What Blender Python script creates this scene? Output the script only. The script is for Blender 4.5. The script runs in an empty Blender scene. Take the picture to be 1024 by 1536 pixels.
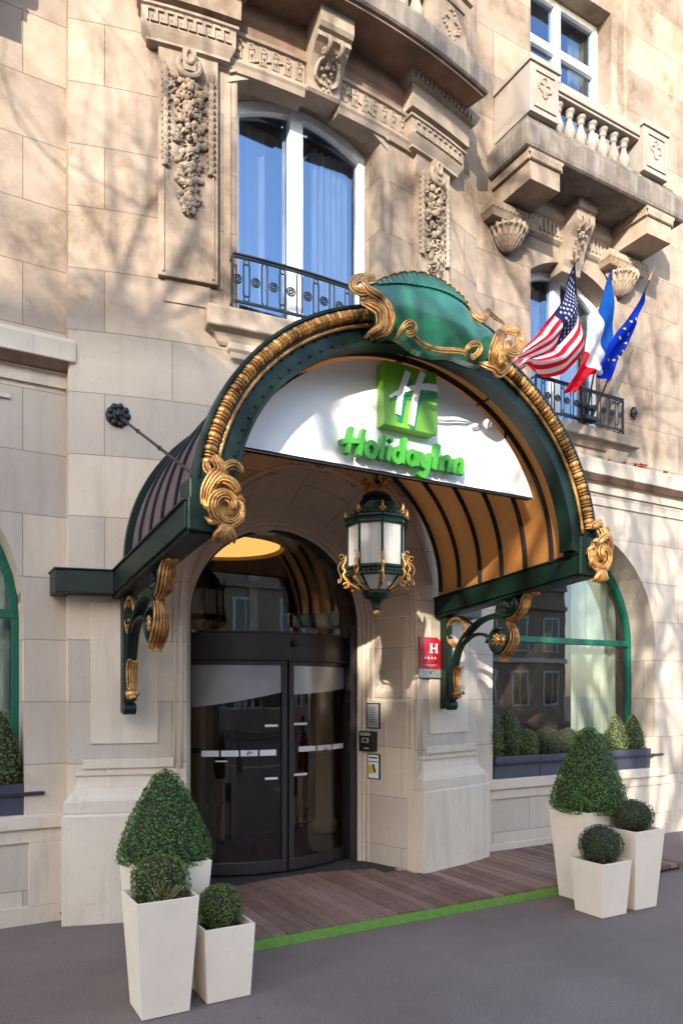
import bpy, bmesh, math, random
from math import sin, cos, pi, sqrt, radians, atan, hypot
from mathutils import Vector, Matrix
from mathutils.geometry import tessellate_polygon
random.seed(7)
sc = bpy.context.scene
col = sc.collection

# ------------------------------------------------------------------ settings
SUN_EL = radians(20); SUN_K = .85; SUN_E = 2.0; SKY_S = .15; EXPO = 2.42
OPP_H = (17.2, 14.1)
TREES = [(-7.2, -3.0, 3, 15, 'bare plane tree behind the camera to the left'), (-3.6, -3.2, 21, 14, 'bare plane tree close behind the camera, second from the left'), (.3, -3.1, 11, 14, 'bare plane tree straight behind the camera'), (4.2, -3.0, 5, 13, 'bare plane tree to the right of the camera')]
# ------------------------------------------------------------------ camera maths (photo pixel -> place)
F, CX, HY, EYE = 1100.0, 512.0, 1040.0, 1.75
TH = atan(1100 / 1940.0); CT, ST = cos(TH), sin(TH)
def ray(x, y):
    r = (x - CX) / F
    return Vector((r * CT + ST, -r * ST + CT, (HY - y) / F))
def atY(x, y, Y):
    d = ray(x, y); return Vector((0, 0, EYE)) + d * (Y / d.y)
def atX(x, y, X):
    d = ray(x, y); return Vector((0, 0, EYE)) + d * (X / d.x)

# ------------------------------------------------------------------ mesh builder
class MB:
    def __init__(s, mir=False):
        s.v = []; s.f = []; s.uv = []; s.mir = mir
    def add(s, p):
        p = Vector(p)
        if s.mir: p.x = 5.9 - p.x - (s.mir if s.mir is not True else 0)
        s.v.append(p); return len(s.v) - 1
    def face(s, idx, uv=None):
        s.f.append(tuple(idx)); s.uv.append(uv)
    def quad(s, a, b, c, d, uv=None):
        s.face([s.add(a), s.add(b), s.add(c), s.add(d)], uv)
    def hexa(s, p):                      # 8 points, bottom ring then top ring
        i = [s.add(q) for q in p]
        for q in ((0, 3, 2, 1), (4, 5, 6, 7), (0, 1, 5, 4), (1, 2, 6, 5), (2, 3, 7, 6), (3, 0, 4, 7)):
            s.face([i[k] for k in q])
    def box(s, x0, x1, y0, y1, z0, z1):
        s.hexa([(x0, y0, z0), (x1, y0, z0), (x1, y1, z0), (x0, y1, z0), (x0, y0, z1), (x1, y0, z1), (x1, y1, z1), (x0, y1, z1)])
    def frustum(s, cx, cy, w0, w1, z0, z1):
        a, b = w0 / 2, w1 / 2
        s.hexa([(cx - a, cy - a, z0), (cx + a, cy - a, z0), (cx + a, cy + a, z0), (cx - a, cy + a, z0),
                (cx - b, cy - b, z1), (cx + b, cy - b, z1), (cx + b, cy + b, z1), (cx - b, cy + b, z1)])
    def grid(s, nu, nv, fn, cu=False, cv=False, uvf=None):
        I = [[s.add(fn(i / (nu if cu else nu - 1), j / (nv if cv else nv - 1))) for j in range(nv)] for i in range(nu)]
        for i in range(nu if cu else nu - 1):
            for j in range(nv if cv else nv - 1):
                uv = None
                if uvf:
                    u0, u1, v0, v1 = i / (nu - 1), (i + 1) / (nu - 1), j / (nv - 1), (j + 1) / (nv - 1)
                    uv = [uvf(u0, v0), uvf(u1, v0), uvf(u1, v1), uvf(u0, v1)]
                i2 = (i + 1) % nu; j2 = (j + 1) % nv
                s.face([I[i][j], I[i2][j], I[i2][j2], I[i][j2]], uv)
        return I
    def tube(s, path, r, n=8, cap=True, flat=1.0, ridge=0, rk=6, up=None):
        path = [Vector(p) for p in path]; m = len(path)
        rf = r if callable(r) else (lambda t: r)
        prev = None; rings = []
        for i, p in enumerate(path):
            t = (path[min(i + 1, m - 1)] - path[max(i - 1, 0)])
            if t.length < 1e-9: t = Vector((0, 0, 1))
            t.normalize()
            if up is not None: a = Vector(up)
            elif prev is None: a = Vector((0, 0, 1)) if abs(t.z) < .9 else Vector((1, 0, 0))
            else: a = prev
            a = a - t * a.dot(t)
            if a.length < 1e-6: a = t.orthogonal()
            a.normalize(); b = t.cross(a); prev = a
            rr = rf(i / (m - 1))
            ring = []
            for k in range(n):
                ph = 2 * pi * k / n; q = rr * (1 + ridge * cos(rk * ph))
                ring.append(s.add(p + a * (q * cos(ph) * flat) + b * (q * sin(ph))))
            rings.append(ring)
        for i in range(m - 1):
            for k in range(n):
                k2 = (k + 1) % n
                s.face([rings[i][k], rings[i][k2], rings[i + 1][k2], rings[i + 1][k]])
        if cap:
            s.face(rings[0][::-1]); s.face(rings[-1])
    def lathe(s, prof, c, n=24, axis='z', ph0=0.0, cap=True):
        rings = []
        for (r, z) in prof:
            ring = []
            for k in range(n):
                a = ph0 + 2 * pi * k / n
                if axis == 'z': p = (c[0] + r * cos(a), c[1] + r * sin(a), c[2] + z)
                elif axis == 'y': p = (c[0] + r * cos(a), c[1] + z, c[2] + r * sin(a))
                else: p = (c[0] + z, c[1] + r * cos(a), c[2] + r * sin(a))
                ring.append(s.add(p))
            rings.append(ring)
        for i in range(len(rings) - 1):
            for k in range(n):
                k2 = (k + 1) % n
                s.face([rings[i][k], rings[i][k2], rings[i + 1][k2], rings[i + 1][k]])
        if cap:
            s.face(rings[0][::-1]); s.face(rings[-1])
    def ball(s, c, r, nu=8, nv=5, jit=0.0):
        if not hasattr(r, '__len__'): r = (r, r, r)
        c = Vector(c); rings = []
        for j in range(1, nv):
            th = pi * j / nv
            rings.append([s.add(c + Vector((r[0] * sin(th) * cos(2 * pi * k / nu), r[1] * sin(th) * sin(2 * pi * k / nu), r[2] * cos(th))) * (1 + random.uniform(-jit, jit))) for k in range(nu)])
        t = s.add(c + Vector((0, 0, r[2]))); b = s.add(c - Vector((0, 0, r[2])))
        for i in range(len(rings) - 1):
            for k in range(nu):
                k2 = (k + 1) % nu; s.face([rings[i][k], rings[i][k2], rings[i + 1][k2], rings[i + 1][k]])
        for k in range(nu):
            k2 = (k + 1) % nu; s.face([t, rings[0][k], rings[0][k2]]); s.face([b, rings[-1][k2], rings[-1][k]])
    def prism(s, poly, fn, d0, d1):      # poly in 2D, fn(a,b,d) -> 3D
        tri = tessellate_polygon([[Vector((p[0], p[1], 0)) for p in poly]])
        A = [s.add(fn(p[0], p[1], d0)) for p in poly]; B = [s.add(fn(p[0], p[1], d1)) for p in poly]
        n = len(poly)
        for t in tri:
            s.face([A[i] for i in t]); s.face([B[i] for i in t][::-1])
        for i in range(n):
            j = (i + 1) % n; s.face([A[i], A[j], B[j], B[i]])
    def ribbon(s, pts, w, fn, d0, d1, sm=5):   # flat brush stroke of width w, thick from d0 to d1
        pts = smooth(pts, sm) if sm > 1 and len(pts) > 2 else pts
        wf = w if callable(w) else (lambda t: w)
        L = []; R = []; n = len(pts)
        for i, p in enumerate(pts):
            a = pts[max(i - 1, 0)]; b = pts[min(i + 1, n - 1)]
            tx, ty = b[0] - a[0], b[1] - a[1]; l = hypot(tx, ty) or 1
            hw = wf(i / (n - 1)) / 2
            L.append((p[0] - ty / l * hw, p[1] + tx / l * hw)); R.append((p[0] + ty / l * hw, p[1] - tx / l * hw))
        q = [[s.add(fn(a, b, d)) for (a, b) in X] for X in (L, R) for d in (d0, d1)]
        L0, L1, R0, R1 = q
        for i in range(n - 1):
            s.face([L0[i], R0[i], R0[i + 1], L0[i + 1]]); s.face([L1[i], L1[i + 1], R1[i + 1], R1[i]])
            s.face([L0[i], L0[i + 1], L1[i + 1], L1[i]]); s.face([R0[i], R1[i], R1[i + 1], R0[i + 1]])
        s.face([L0[0], L1[0], R1[0], R0[0]]); s.face([L0[-1], R0[-1], R1[-1], L1[-1]])
    def build(s, name, mat, parent=None, sm=False, bevel=0, recalc=True, subsurf=0, org=None):
        me = bpy.data.meshes.new(name)
        o0 = Vector(org) if org is not None else Vector((0, 0, 0))
        me.from_pydata([p - o0 for p in s.v], [], s.f)
        if any(u is not None for u in s.uv):
            ul = me.uv_layers.new(name='UVMap'); k = 0
            for fi, f in enumerate(s.f):
                u = s.uv[fi]
                for j in range(len(f)):
                    ul.data[k].uv = u[j] if u else (s.v[f[j]].x, s.v[f[j]].z)
                    k += 1
        if recalc:
            bm = bmesh.new(); bm.from_mesh(me); bmesh.ops.recalc_face_normals(bm, faces=bm.faces[:]); bm.to_mesh(me); bm.free()
        if sm:
            for p in me.polygons: p.use_smooth = True
        me.materials.append(mat)
        o = bpy.data.objects.new(name, me); col.objects.link(o)
        if bevel:
            m = o.modifiers.new('bevel', 'BEVEL'); m.width = bevel; m.segments = 2; m.limit_method = 'ANGLE'; m.angle_limit = radians(40)
        if subsurf:
            m = o.modifiers.new('sub', 'SUBSURF'); m.levels = m.render_levels = subsurf
        if parent:
            o.parent = parent; par = parent; base = Vector((0, 0, 0))
            while par: base += par.location; par = par.parent
            o.location = o0 - base
        else: o.location = o0
        return o

def smooth(pts, k=5):
    out = []; n = len(pts); dim = len(pts[0])
    for i in range(n - 1):
        p0, p1, p2, p3 = pts[max(i - 1, 0)], pts[i], pts[i + 1], pts[min(i + 2, n - 1)]
        for j in range(k):
            t = j / k
            out.append(tuple(.5 * (2 * p1[q] + (p2[q] - p0[q]) * t + (2 * p0[q] - 5 * p1[q] + 4 * p2[q] - p3[q]) * t * t + (3 * p1[q] - p0[q] - 3 * p2[q] + p3[q]) * t ** 3) for q in range(dim)))
    out.append(tuple(pts[-1])); return out
def tag(o, label=None, cat=None, group=None, kind=None):
    if label: o['label'] = label
    if cat: o['category'] = cat
    if group: o['group'] = group
    if kind: o['kind'] = kind
    return o
def empty(name, loc=(0, 0, 0)):
    o = bpy.data.objects.new(name, None); col.objects.link(o); o.location = loc; o.empty_display_size = .1; return o
def lin(c):
    return tuple(((x / 255) / 12.92 if x / 255 <= .04045 else (((x / 255) + .055) / 1.055) ** 2.4) for x in c)

# ------------------------------------------------------------------ materials
def newmat(name):
    m = bpy.data.materials.new(name); m.use_nodes = True
    nt = m.node_tree; b = nt.nodes['Principled BSDF']; return m, nt, b
def nd(nt, t, **kw):
    n = nt.nodes.new(t)
    for k, v in kw.items(): setattr(n, k, v)
    return n
def noise(nt, scale, detail=5, rough=.6, coord='Object', vscale=None):
    tc = nd(nt, 'ShaderNodeTexCoord'); n = nd(nt, 'ShaderNodeTexNoise')
    n.inputs['Scale'].default_value = scale; n.inputs['Detail'].default_value = detail; n.inputs['Roughness'].default_value = rough
    if vscale:
        mp = nd(nt, 'ShaderNodeMapping'); mp.inputs['Scale'].default_value = vscale
        nt.links.new(tc.outputs[coord], mp.inputs[0]); nt.links.new(mp.outputs[0], n.inputs['Vector'])
    else: nt.links.new(tc.outputs[coord], n.inputs['Vector'])
    return n.outputs['Fac']
def ramp(nt, fac, stops):
    r = nd(nt, 'ShaderNodeValToRGB'); e = r.color_ramp.elements
    while len(e) < len(stops): e.new(.5)
    for q, (p, c) in zip(e, stops): q.position = p; q.color = (c[0], c[1], c[2], 1) if hasattr(c, '__len__') else (c, c, c, 1)
    nt.links.new(fac, r.inputs[0]); return r.outputs[0]
def mix(nt, fac, a, b, mode='MIX'):
    m = nd(nt, 'ShaderNodeMix', data_type='RGBA', blend_type=mode)
    for sck, val in ((m.inputs[0], fac), (m.inputs[6], a), (m.inputs[7], b)):
        if hasattr(val, 'is_output'): nt.links.new(val, sck)
        elif hasattr(val, '__len__'): sck.default_value = (val[0], val[1], val[2], 1)
        else: sck.default_value = val
    return m.outputs[2]
def bump(nt, b, h, strength=.3, dist=.01):
    n = nd(nt, 'ShaderNodeBump'); n.inputs['Strength'].default_value = strength; n.inputs['Distance'].default_value = dist
    nt.links.new(h, n.inputs['Height']); nt.links.new(n.outputs[0], b.inputs['Normal'])
def simple(name, c, rough=.5, metal=0, var=.12, nscale=8, bmp=.1, bscale=60, coat=0, spec=None):
    m, nt, b = newmat(name)
    f = noise(nt, nscale, 6)
    lo = tuple(x * (1 - var) for x in c); hi = tuple(min(1, x * (1 + var)) for x in c)
    nt.links.new(ramp(nt, f, [(.3, lo), (.7, hi)]), b.inputs['Base Color'])
    b.inputs['Roughness'].default_value = rough; b.inputs['Metallic'].default_value = metal
    b.inputs['Coat Weight'].default_value = coat
    if spec is not None: b.inputs['Specular IOR Level'].default_value = spec
    if bmp: bump(nt, b, noise(nt, bscale, 4), bmp, .004)
    return m
STONE_LO = (.545, .485, .42); STONE_HI = (.555, .435, .315)
def stone_mat(name, joints, dirt=.35, tone=None):
    m, nt, b = newmat(name)
    geo = nd(nt, 'ShaderNodeNewGeometry'); sep = nd(nt, 'ShaderNodeSeparateXYZ'); nt.links.new(geo.outputs['Position'], sep.inputs[0])
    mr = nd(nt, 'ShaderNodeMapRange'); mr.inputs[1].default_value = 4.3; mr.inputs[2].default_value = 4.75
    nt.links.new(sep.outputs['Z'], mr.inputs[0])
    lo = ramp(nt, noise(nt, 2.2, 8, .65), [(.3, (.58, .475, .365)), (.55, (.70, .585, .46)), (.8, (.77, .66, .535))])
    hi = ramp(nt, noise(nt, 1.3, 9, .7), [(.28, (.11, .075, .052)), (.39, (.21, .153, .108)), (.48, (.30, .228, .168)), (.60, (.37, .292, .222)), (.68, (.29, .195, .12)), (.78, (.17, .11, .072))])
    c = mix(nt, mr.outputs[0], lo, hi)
    # vertical weather streaks, dark rain dirt
    st = ramp(nt, noise(nt, 1.0, 7, .7, vscale=(7, 7, .8)), [(.5, 0.0), (.78, dirt)])
    big = ramp(nt, noise(nt, .55, 6, .65), [(.42, 1.0), (.60, .80)])
    c = mix(nt, 1.0, c, big, 'MULTIPLY')
    if tone: c = mix(nt, ramp(nt, noise(nt, 1.0, 6, .7, vscale=(5, 5, 1.2)), [(.35, .35), (.6, .95)]), c, tone)
    c = mix(nt, st, c, (.27, .235, .20))
    pit = ramp(nt, noise(nt, 22, 5, .75), [(.60, 0.0), (.72, .42)])
    c = mix(nt, pit, c, (.30, .24, .19))
    h = noise(nt, 45, 6, .7)
    if joints:
        tc = nd(nt, 'ShaderNodeTexCoord'); mp = nd(nt, 'ShaderNodeMapping'); mp.inputs['Location'].default_value = (.35, .215, 0)
        nt.links.new(tc.outputs['UV'], mp.inputs[0])
        bt = nd(nt, 'ShaderNodeTexBrick'); nt.links.new(mp.outputs[0], bt.inputs[0])
        bt.inputs['Scale'].default_value = 1; bt.inputs['Brick Width'].default_value = 1.02; bt.inputs['Row Height'].default_value = .475
        bt.inputs['Mortar Size'].default_value = .0035; bt.inputs['Mortar Smooth'].default_value = .35
        bt.inputs['Color1'].default_value = (.74, .74, .77, 1); bt.inputs['Color2'].default_value = (1.07, 1.05, 1.02, 1); bt.inputs['Mortar'].default_value = (.42, .37, .32, 1)
        c = mix(nt, 1.0, c, bt.outputs['Color'], 'MULTIPLY')
        sub = nd(nt, 'ShaderNodeMath', operation='SUBTRACT'); nt.links.new(h, sub.inputs[0]); nt.links.new(bt.outputs['Fac'], sub.inputs[1]); h = sub.outputs[0]
    nt.links.new(c, b.inputs['Base Color']); b.inputs['Roughness'].default_value = .88; b.inputs['Specular IOR Level'].default_value = .25
    bump(nt, b, h, .45, .006)
    return m
M = {}
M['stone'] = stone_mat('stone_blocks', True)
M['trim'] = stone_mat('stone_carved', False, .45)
M['dark_brown'] = simple('dark_brown_stone', (.17, .10, .065), .9, var=.4, nscale=3, bmp=.5, bscale=30)  # dark brown stone tone, used only on ledge undersides
M['slab'] = stone_mat('stone_soot_streaked', False, .95, (.10, .088, .078))
M['grime'] = stone_mat('stone_weathered', False, .9, (.27, .24, .215))
def leafmat(name, cols):
    m, nt, b = newmat(name)
    g = nd(nt, 'ShaderNodeNewGeometry')
    nt.links.new(ramp(nt, g.outputs['Random Per Island'], [(i / (len(cols) - 1), c) for i, c in enumerate(cols)]), b.inputs['Base Color'])
    b.inputs['Roughness'].default_value = .5
    b.inputs['Subsurface Weight'].default_value = 0
    return m
M['leaf'] = leafmat('box_leaf', [(.018, .045, .006), (.04, .10, .012), (.075, .16, .02), (.13, .24, .035)])
M['leaf_ball'] = leafmat('box_leaf_olive', [(.03, .05, .006), (.07, .105, .012), (.13, .17, .02), (.22, .25, .04)])
M['leaf_dark'] = leafmat('box_leaf_brown', [(.03, .028, .010), (.035, .055, .010), (.06, .085, .018), (.13, .10, .035)])
M['leaf_bright'] = leafmat('conifer_leaf', [(.06, .11, .015), (.12, .19, .03), (.22, .28, .05), (.28, .30, .06)])
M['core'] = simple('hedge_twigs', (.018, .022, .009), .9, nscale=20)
M['twig'] = simple('bare_twig', (.35, .26, .15), .8)
M['pot'] = simple('cream_planter', (.88, .73, .57), .55, var=.05, nscale=3, bmp=.06, bscale=120)
def potmat():
    m, nt, b = newmat('cream_planter_scuffed')
    c = ramp(nt, noise(nt, 3, 5), [(.3, (.82, .68, .53)), (.7, (.90, .75, .59))])
    c = mix(nt, ramp(nt, noise(nt, 9, 6, .75, vscale=(1, 1, 2.4)), [(.60, 0.0), (.68, .28)]), c, (.50, .42, .33))
    c = mix(nt, ramp(nt, noise(nt, 70, 3, .8), [(.66, 0.0), (.72, .4)]), c, (.42, .36, .29))
    nt.links.new(c, b.inputs['Base Color']); b.inputs['Roughness'].default_value = .5
    bump(nt, b, noise(nt, 90, 4), .08, .003); return m
M['pot'] = potmat()
M['soil'] = simple('soil', (.035, .022, .016), .95, var=.5, nscale=40, bmp=.8)
M['green'] = simple('dark_green_metal', (.0035, .0145, .0095), .45, .0, var=.4, nscale=6, bmp=.15, bscale=25, coat=.0, spec=.35)
M['black'] = simple('black_iron', (.016, .017, .018), .45, .3, bmp=.1)
M['winframe'] = simple('green_window_frame', (.0, .10, .06), .4, var=.1)
M['white'] = simple('white_window_paint', (.80, .79, .77), .4, var=.03, bmp=.03)
M['signwhite'] = simple('white_sign_panel', (.84, .84, .83), .45, var=.015, nscale=1, bmp=0)
M['lime'] = simple('lime_green_acrylic', (.15, .40, .02), .38, var=.06, nscale=2, bmp=0)
M['kelly'] = simple('green_letter_acrylic', (.045, .29, .018), .35, var=.05, nscale=2, bmp=0)
M['shadowgreen'] = simple('dark_green_paint', (.01, .22, .09), .4, var=.05, bmp=0)
M['steel'] = simple('dark_bronze_steel', (.055, .05, .05), .38, .5, var=.08, nscale=3, bmp=.03)
M['boxgrey'] = simple('slate_blue_planter', (.050, .053, .078), .5, var=.08, bmp=.05)
M['red'] = simple('red_enamel', (.48, .012, .03), .3, var=.06, bmp=0)
M['redflag'] = simple('red_cloth', (.62, .012, .02), .8, bmp=0)
M['silver'] = simple('brushed_silver', (.5, .5, .5), .4, .6, bmp=0)
M['paper'] = simple('printed_notice', (.62, .60, .56), .5, var=.2, nscale=60, bmp=0)
M['yellow'] = simple('yellow_print', (.6, .45, .03), .5, bmp=0)
M['purple'] = simple('lilac_print', (.35, .3, .45), .5, bmp=0)
M['ink'] = simple('black_print', (.015, .015, .018), .5, bmp=0)
M['greenedge'] = simple('bright_green_edge', (.10, .215, .02), .75, var=.25, nscale=25, bmp=.3)
M['rust'] = simple('dead_leaf', (.38, .10, .035), .8, var=.3, nscale=30)
M['room'] = simple('dark_lobby', (.13, .065, .038), .8, bmp=0)
M['floor_in'] = simple('lobby_floor', (.05, .04, .035), .35, bmp=0)
M['mat'] = simple('coir_mat', (.03, .028, .028), .95, nscale=80, bmp=.6, bscale=200)
M['wood'] = None
# gold
def goldmat():
    m, nt, b = newmat('worn_gilding')
    c = ramp(nt, noise(nt, 14, 6, .7), [(.32, (.07, .03, .012)), (.45, (.33, .155, .045)), (.6, (.56, .30, .09)), (.78, (.74, .48, .20))])
    nt.links.new(c, b.inputs['Base Color']); b.inputs['Metallic'].default_value = .55; b.inputs['Roughness'].default_value = .42
    bump(nt, b, noise(nt, 55, 5), .5, .006); return m
M['gold'] = goldmat()
def crestmat():
    m, nt, b = newmat('green_patina_enamel')
    c = ramp(nt, noise(nt, 5, 6, .6), [(.3, (.006, .055, .032)), (.55, (.018, .115, .065)), (.8, (.035, .15, .11))])
    st = ramp(nt, noise(nt, 1.0, 5, .8, vscale=(16, 16, 1.6)), [(.66, 0.0), (.74, .45)])
    c = mix(nt, st, c, (.30, .42, .33))
    nt.links.new(c, b.inputs['Base Color']); b.inputs['Roughness'].default_value = .3; b.inputs['Coat Weight'].default_value = .4
    bump(nt, b, noise(nt, 12, 4), .25, .01); return m
M['crest'] = crestmat()
def asphalt():
    m, nt, b = newmat('asphalt')
    c = ramp(nt, noise(nt, 1.1, 8, .65), [(.3, (.15, .108, .090)), (.5, (.178, .130, .110)), (.75, (.215, .160, .136))])
    c = mix(nt, ramp(nt, noise(nt, .45, 5, .6), [(.45, 0.0), (.62, .35)]), c, (.11, .08, .07))
    tc = nd(nt, 'ShaderNodeTexCoord'); vo = nd(nt, 'ShaderNodeTexVoronoi'); vo.inputs['Scale'].default_value = 1.7; vo.inputs['Randomness'].default_value = 1
    nt.links.new(tc.outputs['Object'], vo.inputs['Vector'])
    c = mix(nt, ramp(nt, vo.outputs['Distance'], [(.022, .55), (.032, 0.0)]), c, (.055, .045, .042))
    c = mix(nt, ramp(nt, noise(nt, 55, 2, .5), [(.70, 0.0), (.74, .5)]), c, (.28, .24, .21))
    sp = ramp(nt, noise(nt, 95, 4, .85), [(.32, .55), (.68, 1.45)])
    c = mix(nt, 1.0, c, sp, 'MULTIPLY')
    nt.links.new(c, b.inputs['Base Color']); b.inputs['Roughness'].default_value = .85
    bump(nt, b, noise(nt, 140, 5, .8), .6, .005); return m
M['asphalt'] = asphalt()
def woodmat():
    m, nt, b = newmat('weathered_decking')
    g = nd(nt, 'ShaderNodeNewGeometry')
    base = ramp(nt, g.outputs['Random Per Island'], [(0, (.15, .070, .045)), (.5, (.23, .118, .080)), (1, (.31, .175, .125))])
    gr = ramp(nt, noise(nt, 3, 8, .7, vscale=(30, 2, 30)), [(.3, .62), (.7, 1.25)])
    c = mix(nt, 1.0, base, gr, 'MULTIPLY')
    tc = nd(nt, 'ShaderNodeTexCoord'); w = nd(nt, 'ShaderNodeTexWave', wave_type='BANDS', bands_direction='X'); w.inputs['Scale'].default_value = 16; w.inputs['Distortion'].default_value = .4
    nt.links.new(tc.outputs['Object'], w.inputs['Vector'])
    c = mix(nt, .7, c, ramp(nt, w.outputs['Fac'], [(.0, .30), (.4, 1.12)]), 'MULTIPLY')
    c = mix(nt, ramp(nt, noise(nt, 1.6, 6, .7), [(.45, 0.0), (.7, .45)]), c, (.30, .235, .20))
    nt.links.new(c, b.inputs['Base Color']); b.inputs['Roughness'].default_value = .7
    bump(nt, b, w.outputs['Fac'], .6, .006); return m
M['wood'] = woodmat()
def glassmat(name, ior=.08, tint=(.82, .86, .85), rough=0.0, refl=(1, 1, 1)):
    m = bpy.data.materials.new(name); m.use_nodes = True; nt = m.node_tree; nt.nodes.clear()
    out = nd(nt, 'ShaderNodeOutputMaterial'); mx = nd(nt, 'ShaderNodeMixShader'); lw = nd(nt, 'ShaderNodeLayerWeight'); lw.inputs['Blend'].default_value = .5
    pw = nd(nt, 'ShaderNodeMath', operation='POWER'); pw.inputs[1].default_value = 5; nt.links.new(lw.outputs['Facing'], pw.inputs[0])
    fr = nd(nt, 'ShaderNodeMapRange'); fr.inputs[3].default_value = ior; fr.inputs[4].default_value = 1.0; nt.links.new(pw.outputs[0], fr.inputs[0])
    t = nd(nt, 'ShaderNodeBsdfTransparent'); t.inputs[0].default_value = (*tint, 1); g = nd(nt, 'ShaderNodeBsdfGlossy'); g.inputs['Roughness'].default_value = rough; g.inputs[0].default_value = (*refl, 1)
    bn = nd(nt, 'ShaderNodeBump'); bn.inputs['Strength'].default_value = .05; bn.inputs['Distance'].default_value = .02
    nt.links.new(noise(nt, 1.4, 2), bn.inputs['Height']); nt.links.new(bn.outputs[0], g.inputs['Normal'])
    nt.links.new(fr.outputs[0], mx.inputs[0]); nt.links.new(t.outputs[0], mx.inputs[1]); nt.links.new(g.outputs[0], mx.inputs[2]); nt.links.new(mx.outputs[0], out.inputs[0])
    return m
M['glass'] = glassmat('window_glass', .07)
M['glass_up'] = glassmat('coated_window_glass', .36, refl=(.33, .43, .60))
M['glass_door'] = glassmat('tinted_door_glass', .07, (.55, .55, .55))
def frosted():
    m, nt, b = newmat('frosted_band'); b.inputs['Base Color'].default_value = (.42, .41, .42, 1); b.inputs['Roughness'].default_value = .28; b.inputs['Metallic'].default_value = .55
    nt.links.new(ramp(nt, noise(nt, 3, 3), [(.3, (.36, .355, .36)), (.7, (.46, .45, .46))]), b.inputs['Base Color']); return m
M['frost'] = frosted()
def curtainmat(name, c, tr=.35):
    m = bpy.data.materials.new(name); m.use_nodes = True; nt = m.node_tree; nt.nodes.clear()
    out = nd(nt, 'ShaderNodeOutputMaterial'); mx = nd(nt, 'ShaderNodeMixShader'); mx.inputs[0].default_value = tr
    d = nd(nt, 'ShaderNodeBsdfDiffuse'); t = nd(nt, 'ShaderNodeBsdfTranslucent')
    cc = ramp(nt, noise(nt, 4, 4, .6, vscale=(8, 8, .6)), [(.3, tuple(x * .85 for x in c)), (.7, c)])
    nt.links.new(cc, d.inputs[0]); nt.links.new(cc, t.inputs[0])
    nt.links.new(d.outputs[0], mx.inputs[1]); nt.links.new(t.outputs[0], mx.inputs[2]); nt.links.new(mx.outputs[0], out.inputs[0]); return m
M['curtain'] = curtainmat('cream_curtain', (.78, .76, .60))
M['sheer'] = curtainmat('white_sheer', (.72, .72, .72))
def ambermat():
    m, nt, b = newmat('amber_glass_roof')
    c = ramp(nt, noise(nt, 2.2, 6, .6), [(.3, (.42, .15, .035)), (.5, (.62, .25, .065)), (.75, (.74, .35, .115))])
    sp = ramp(nt, noise(nt, 35, 4, .7), [(.62, 0.0), (.72, .35)]); c = mix(nt, sp, c, (.22, .12, .06))
    nt.links.new(c, b.inputs['Base Color']); b.inputs['Roughness'].default_value = .3; b.inputs['Coat Weight'].default_value = .6; b.inputs['Coat Roughness'].default_value = .12
    out = nt.nodes['Material Output']; mx = nd(nt, 'ShaderNodeMixShader'); mx.inputs[0].default_value = .62; t = nd(nt, 'ShaderNodeBsdfTranslucent')
    t.inputs[0].default_value = (1.0, .42, .10, 1)
    nt.links.new(b.outputs[0], mx.inputs[1]); nt.links.new(t.outputs[0], mx.inputs[2]); nt.links.new(mx.outputs[0], out.inputs[0])
    bump(nt, b, noise(nt, 18, 3), .15, .004); return m
M['amber'] = ambermat()
def panemat():
    m = curtainmat('weathered_outer_panes', (.20, .175, .195), .42)
    t = [n for n in m.node_tree.nodes if n.type == 'BSDF_TRANSLUCENT'][0]
    for l in list(t.inputs[0].links): m.node_tree.links.remove(l)
    t.inputs[0].default_value = (.66, .62, .68, 1); return m
M['pane_out'] = panemat()
def lampglass():
    m, nt, b = newmat('ribbed_lantern_glass')
    tc = nd(nt, 'ShaderNodeTexCoord'); w = nd(nt, 'ShaderNodeTexWave', wave_type='BANDS', bands_direction='X'); w.inputs['Scale'].default_value = 30
    mp = nd(nt, 'ShaderNodeMapping'); mp.inputs['Rotation'].default_value = (0, 0, .5); nt.links.new(tc.outputs['Object'], mp.inputs[0]); nt.links.new(mp.outputs[0], w.inputs['Vector'])
    nt.links.new(ramp(nt, w.outputs['Fac'], [(0, (.66, .62, .55)), (.5, (.95, .92, .86))]), b.inputs['Base Color']); b.inputs['Roughness'].default_value = .18
    out = nt.nodes['Material Output']; mx = nd(nt, 'ShaderNodeMixShader'); mx.inputs[0].default_value = .45; t = nd(nt, 'ShaderNodeBsdfTranslucent'); t.inputs[0].default_value = (.95, .93, .87, 1)
    nt.links.new(b.outputs[0], mx.inputs[1]); nt.links.new(t.outputs[0], mx.inputs[2]); nt.links.new(mx.outputs[0], out.inputs[0])
    bump(nt, b, w.outputs['Fac'], .8, .006); return m
M['lampglass'] = lampglass()
def clothmat(name, c):
    m = curtainmat(name, c, .3); return m
M['fl_white'] = clothmat('white_cloth', (.80, .80, .82)); M['fl_red'] = clothmat('red_cloth', (.66, .02, .035)); M['fl_navy'] = clothmat('navy_cloth', (.025, .03, .11))
M['fl_blue'] = clothmat('blue_cloth', (.02, .13, .50)); M['fl_eu'] = clothmat('royal_blue_cloth', (.008, .03, .36)); M['fl_yellow'] = clothmat('yellow_cloth', (.8, .68, .05))
def emit(name, c, s):
    m, nt, b = newmat(name); b.inputs['Base Color'].default_value = (*c, 1); b.inputs['Emission Color'].default_value = (*c, 1); b.inputs['Emission Strength'].default_value = s; return m
M['lamp'] = emit('ceiling_light', (1, .50, .13), .34)
M['bark'] = simple('plane_bark', (.16, .14, .11), .9, var=.3, nscale=5, bmp=.6, bscale=20)
M['paris'] = simple('opposite_stone', (.27, .21, .155), .9, var=.15, nscale=1)
M['paris_light'] = simple('opposite_pale_stone', (.42, .34, .26), .9, var=.2, nscale=2)
M['zinc'] = simple('zinc_roof', (.14, .15, .17), .5, .3)
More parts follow.
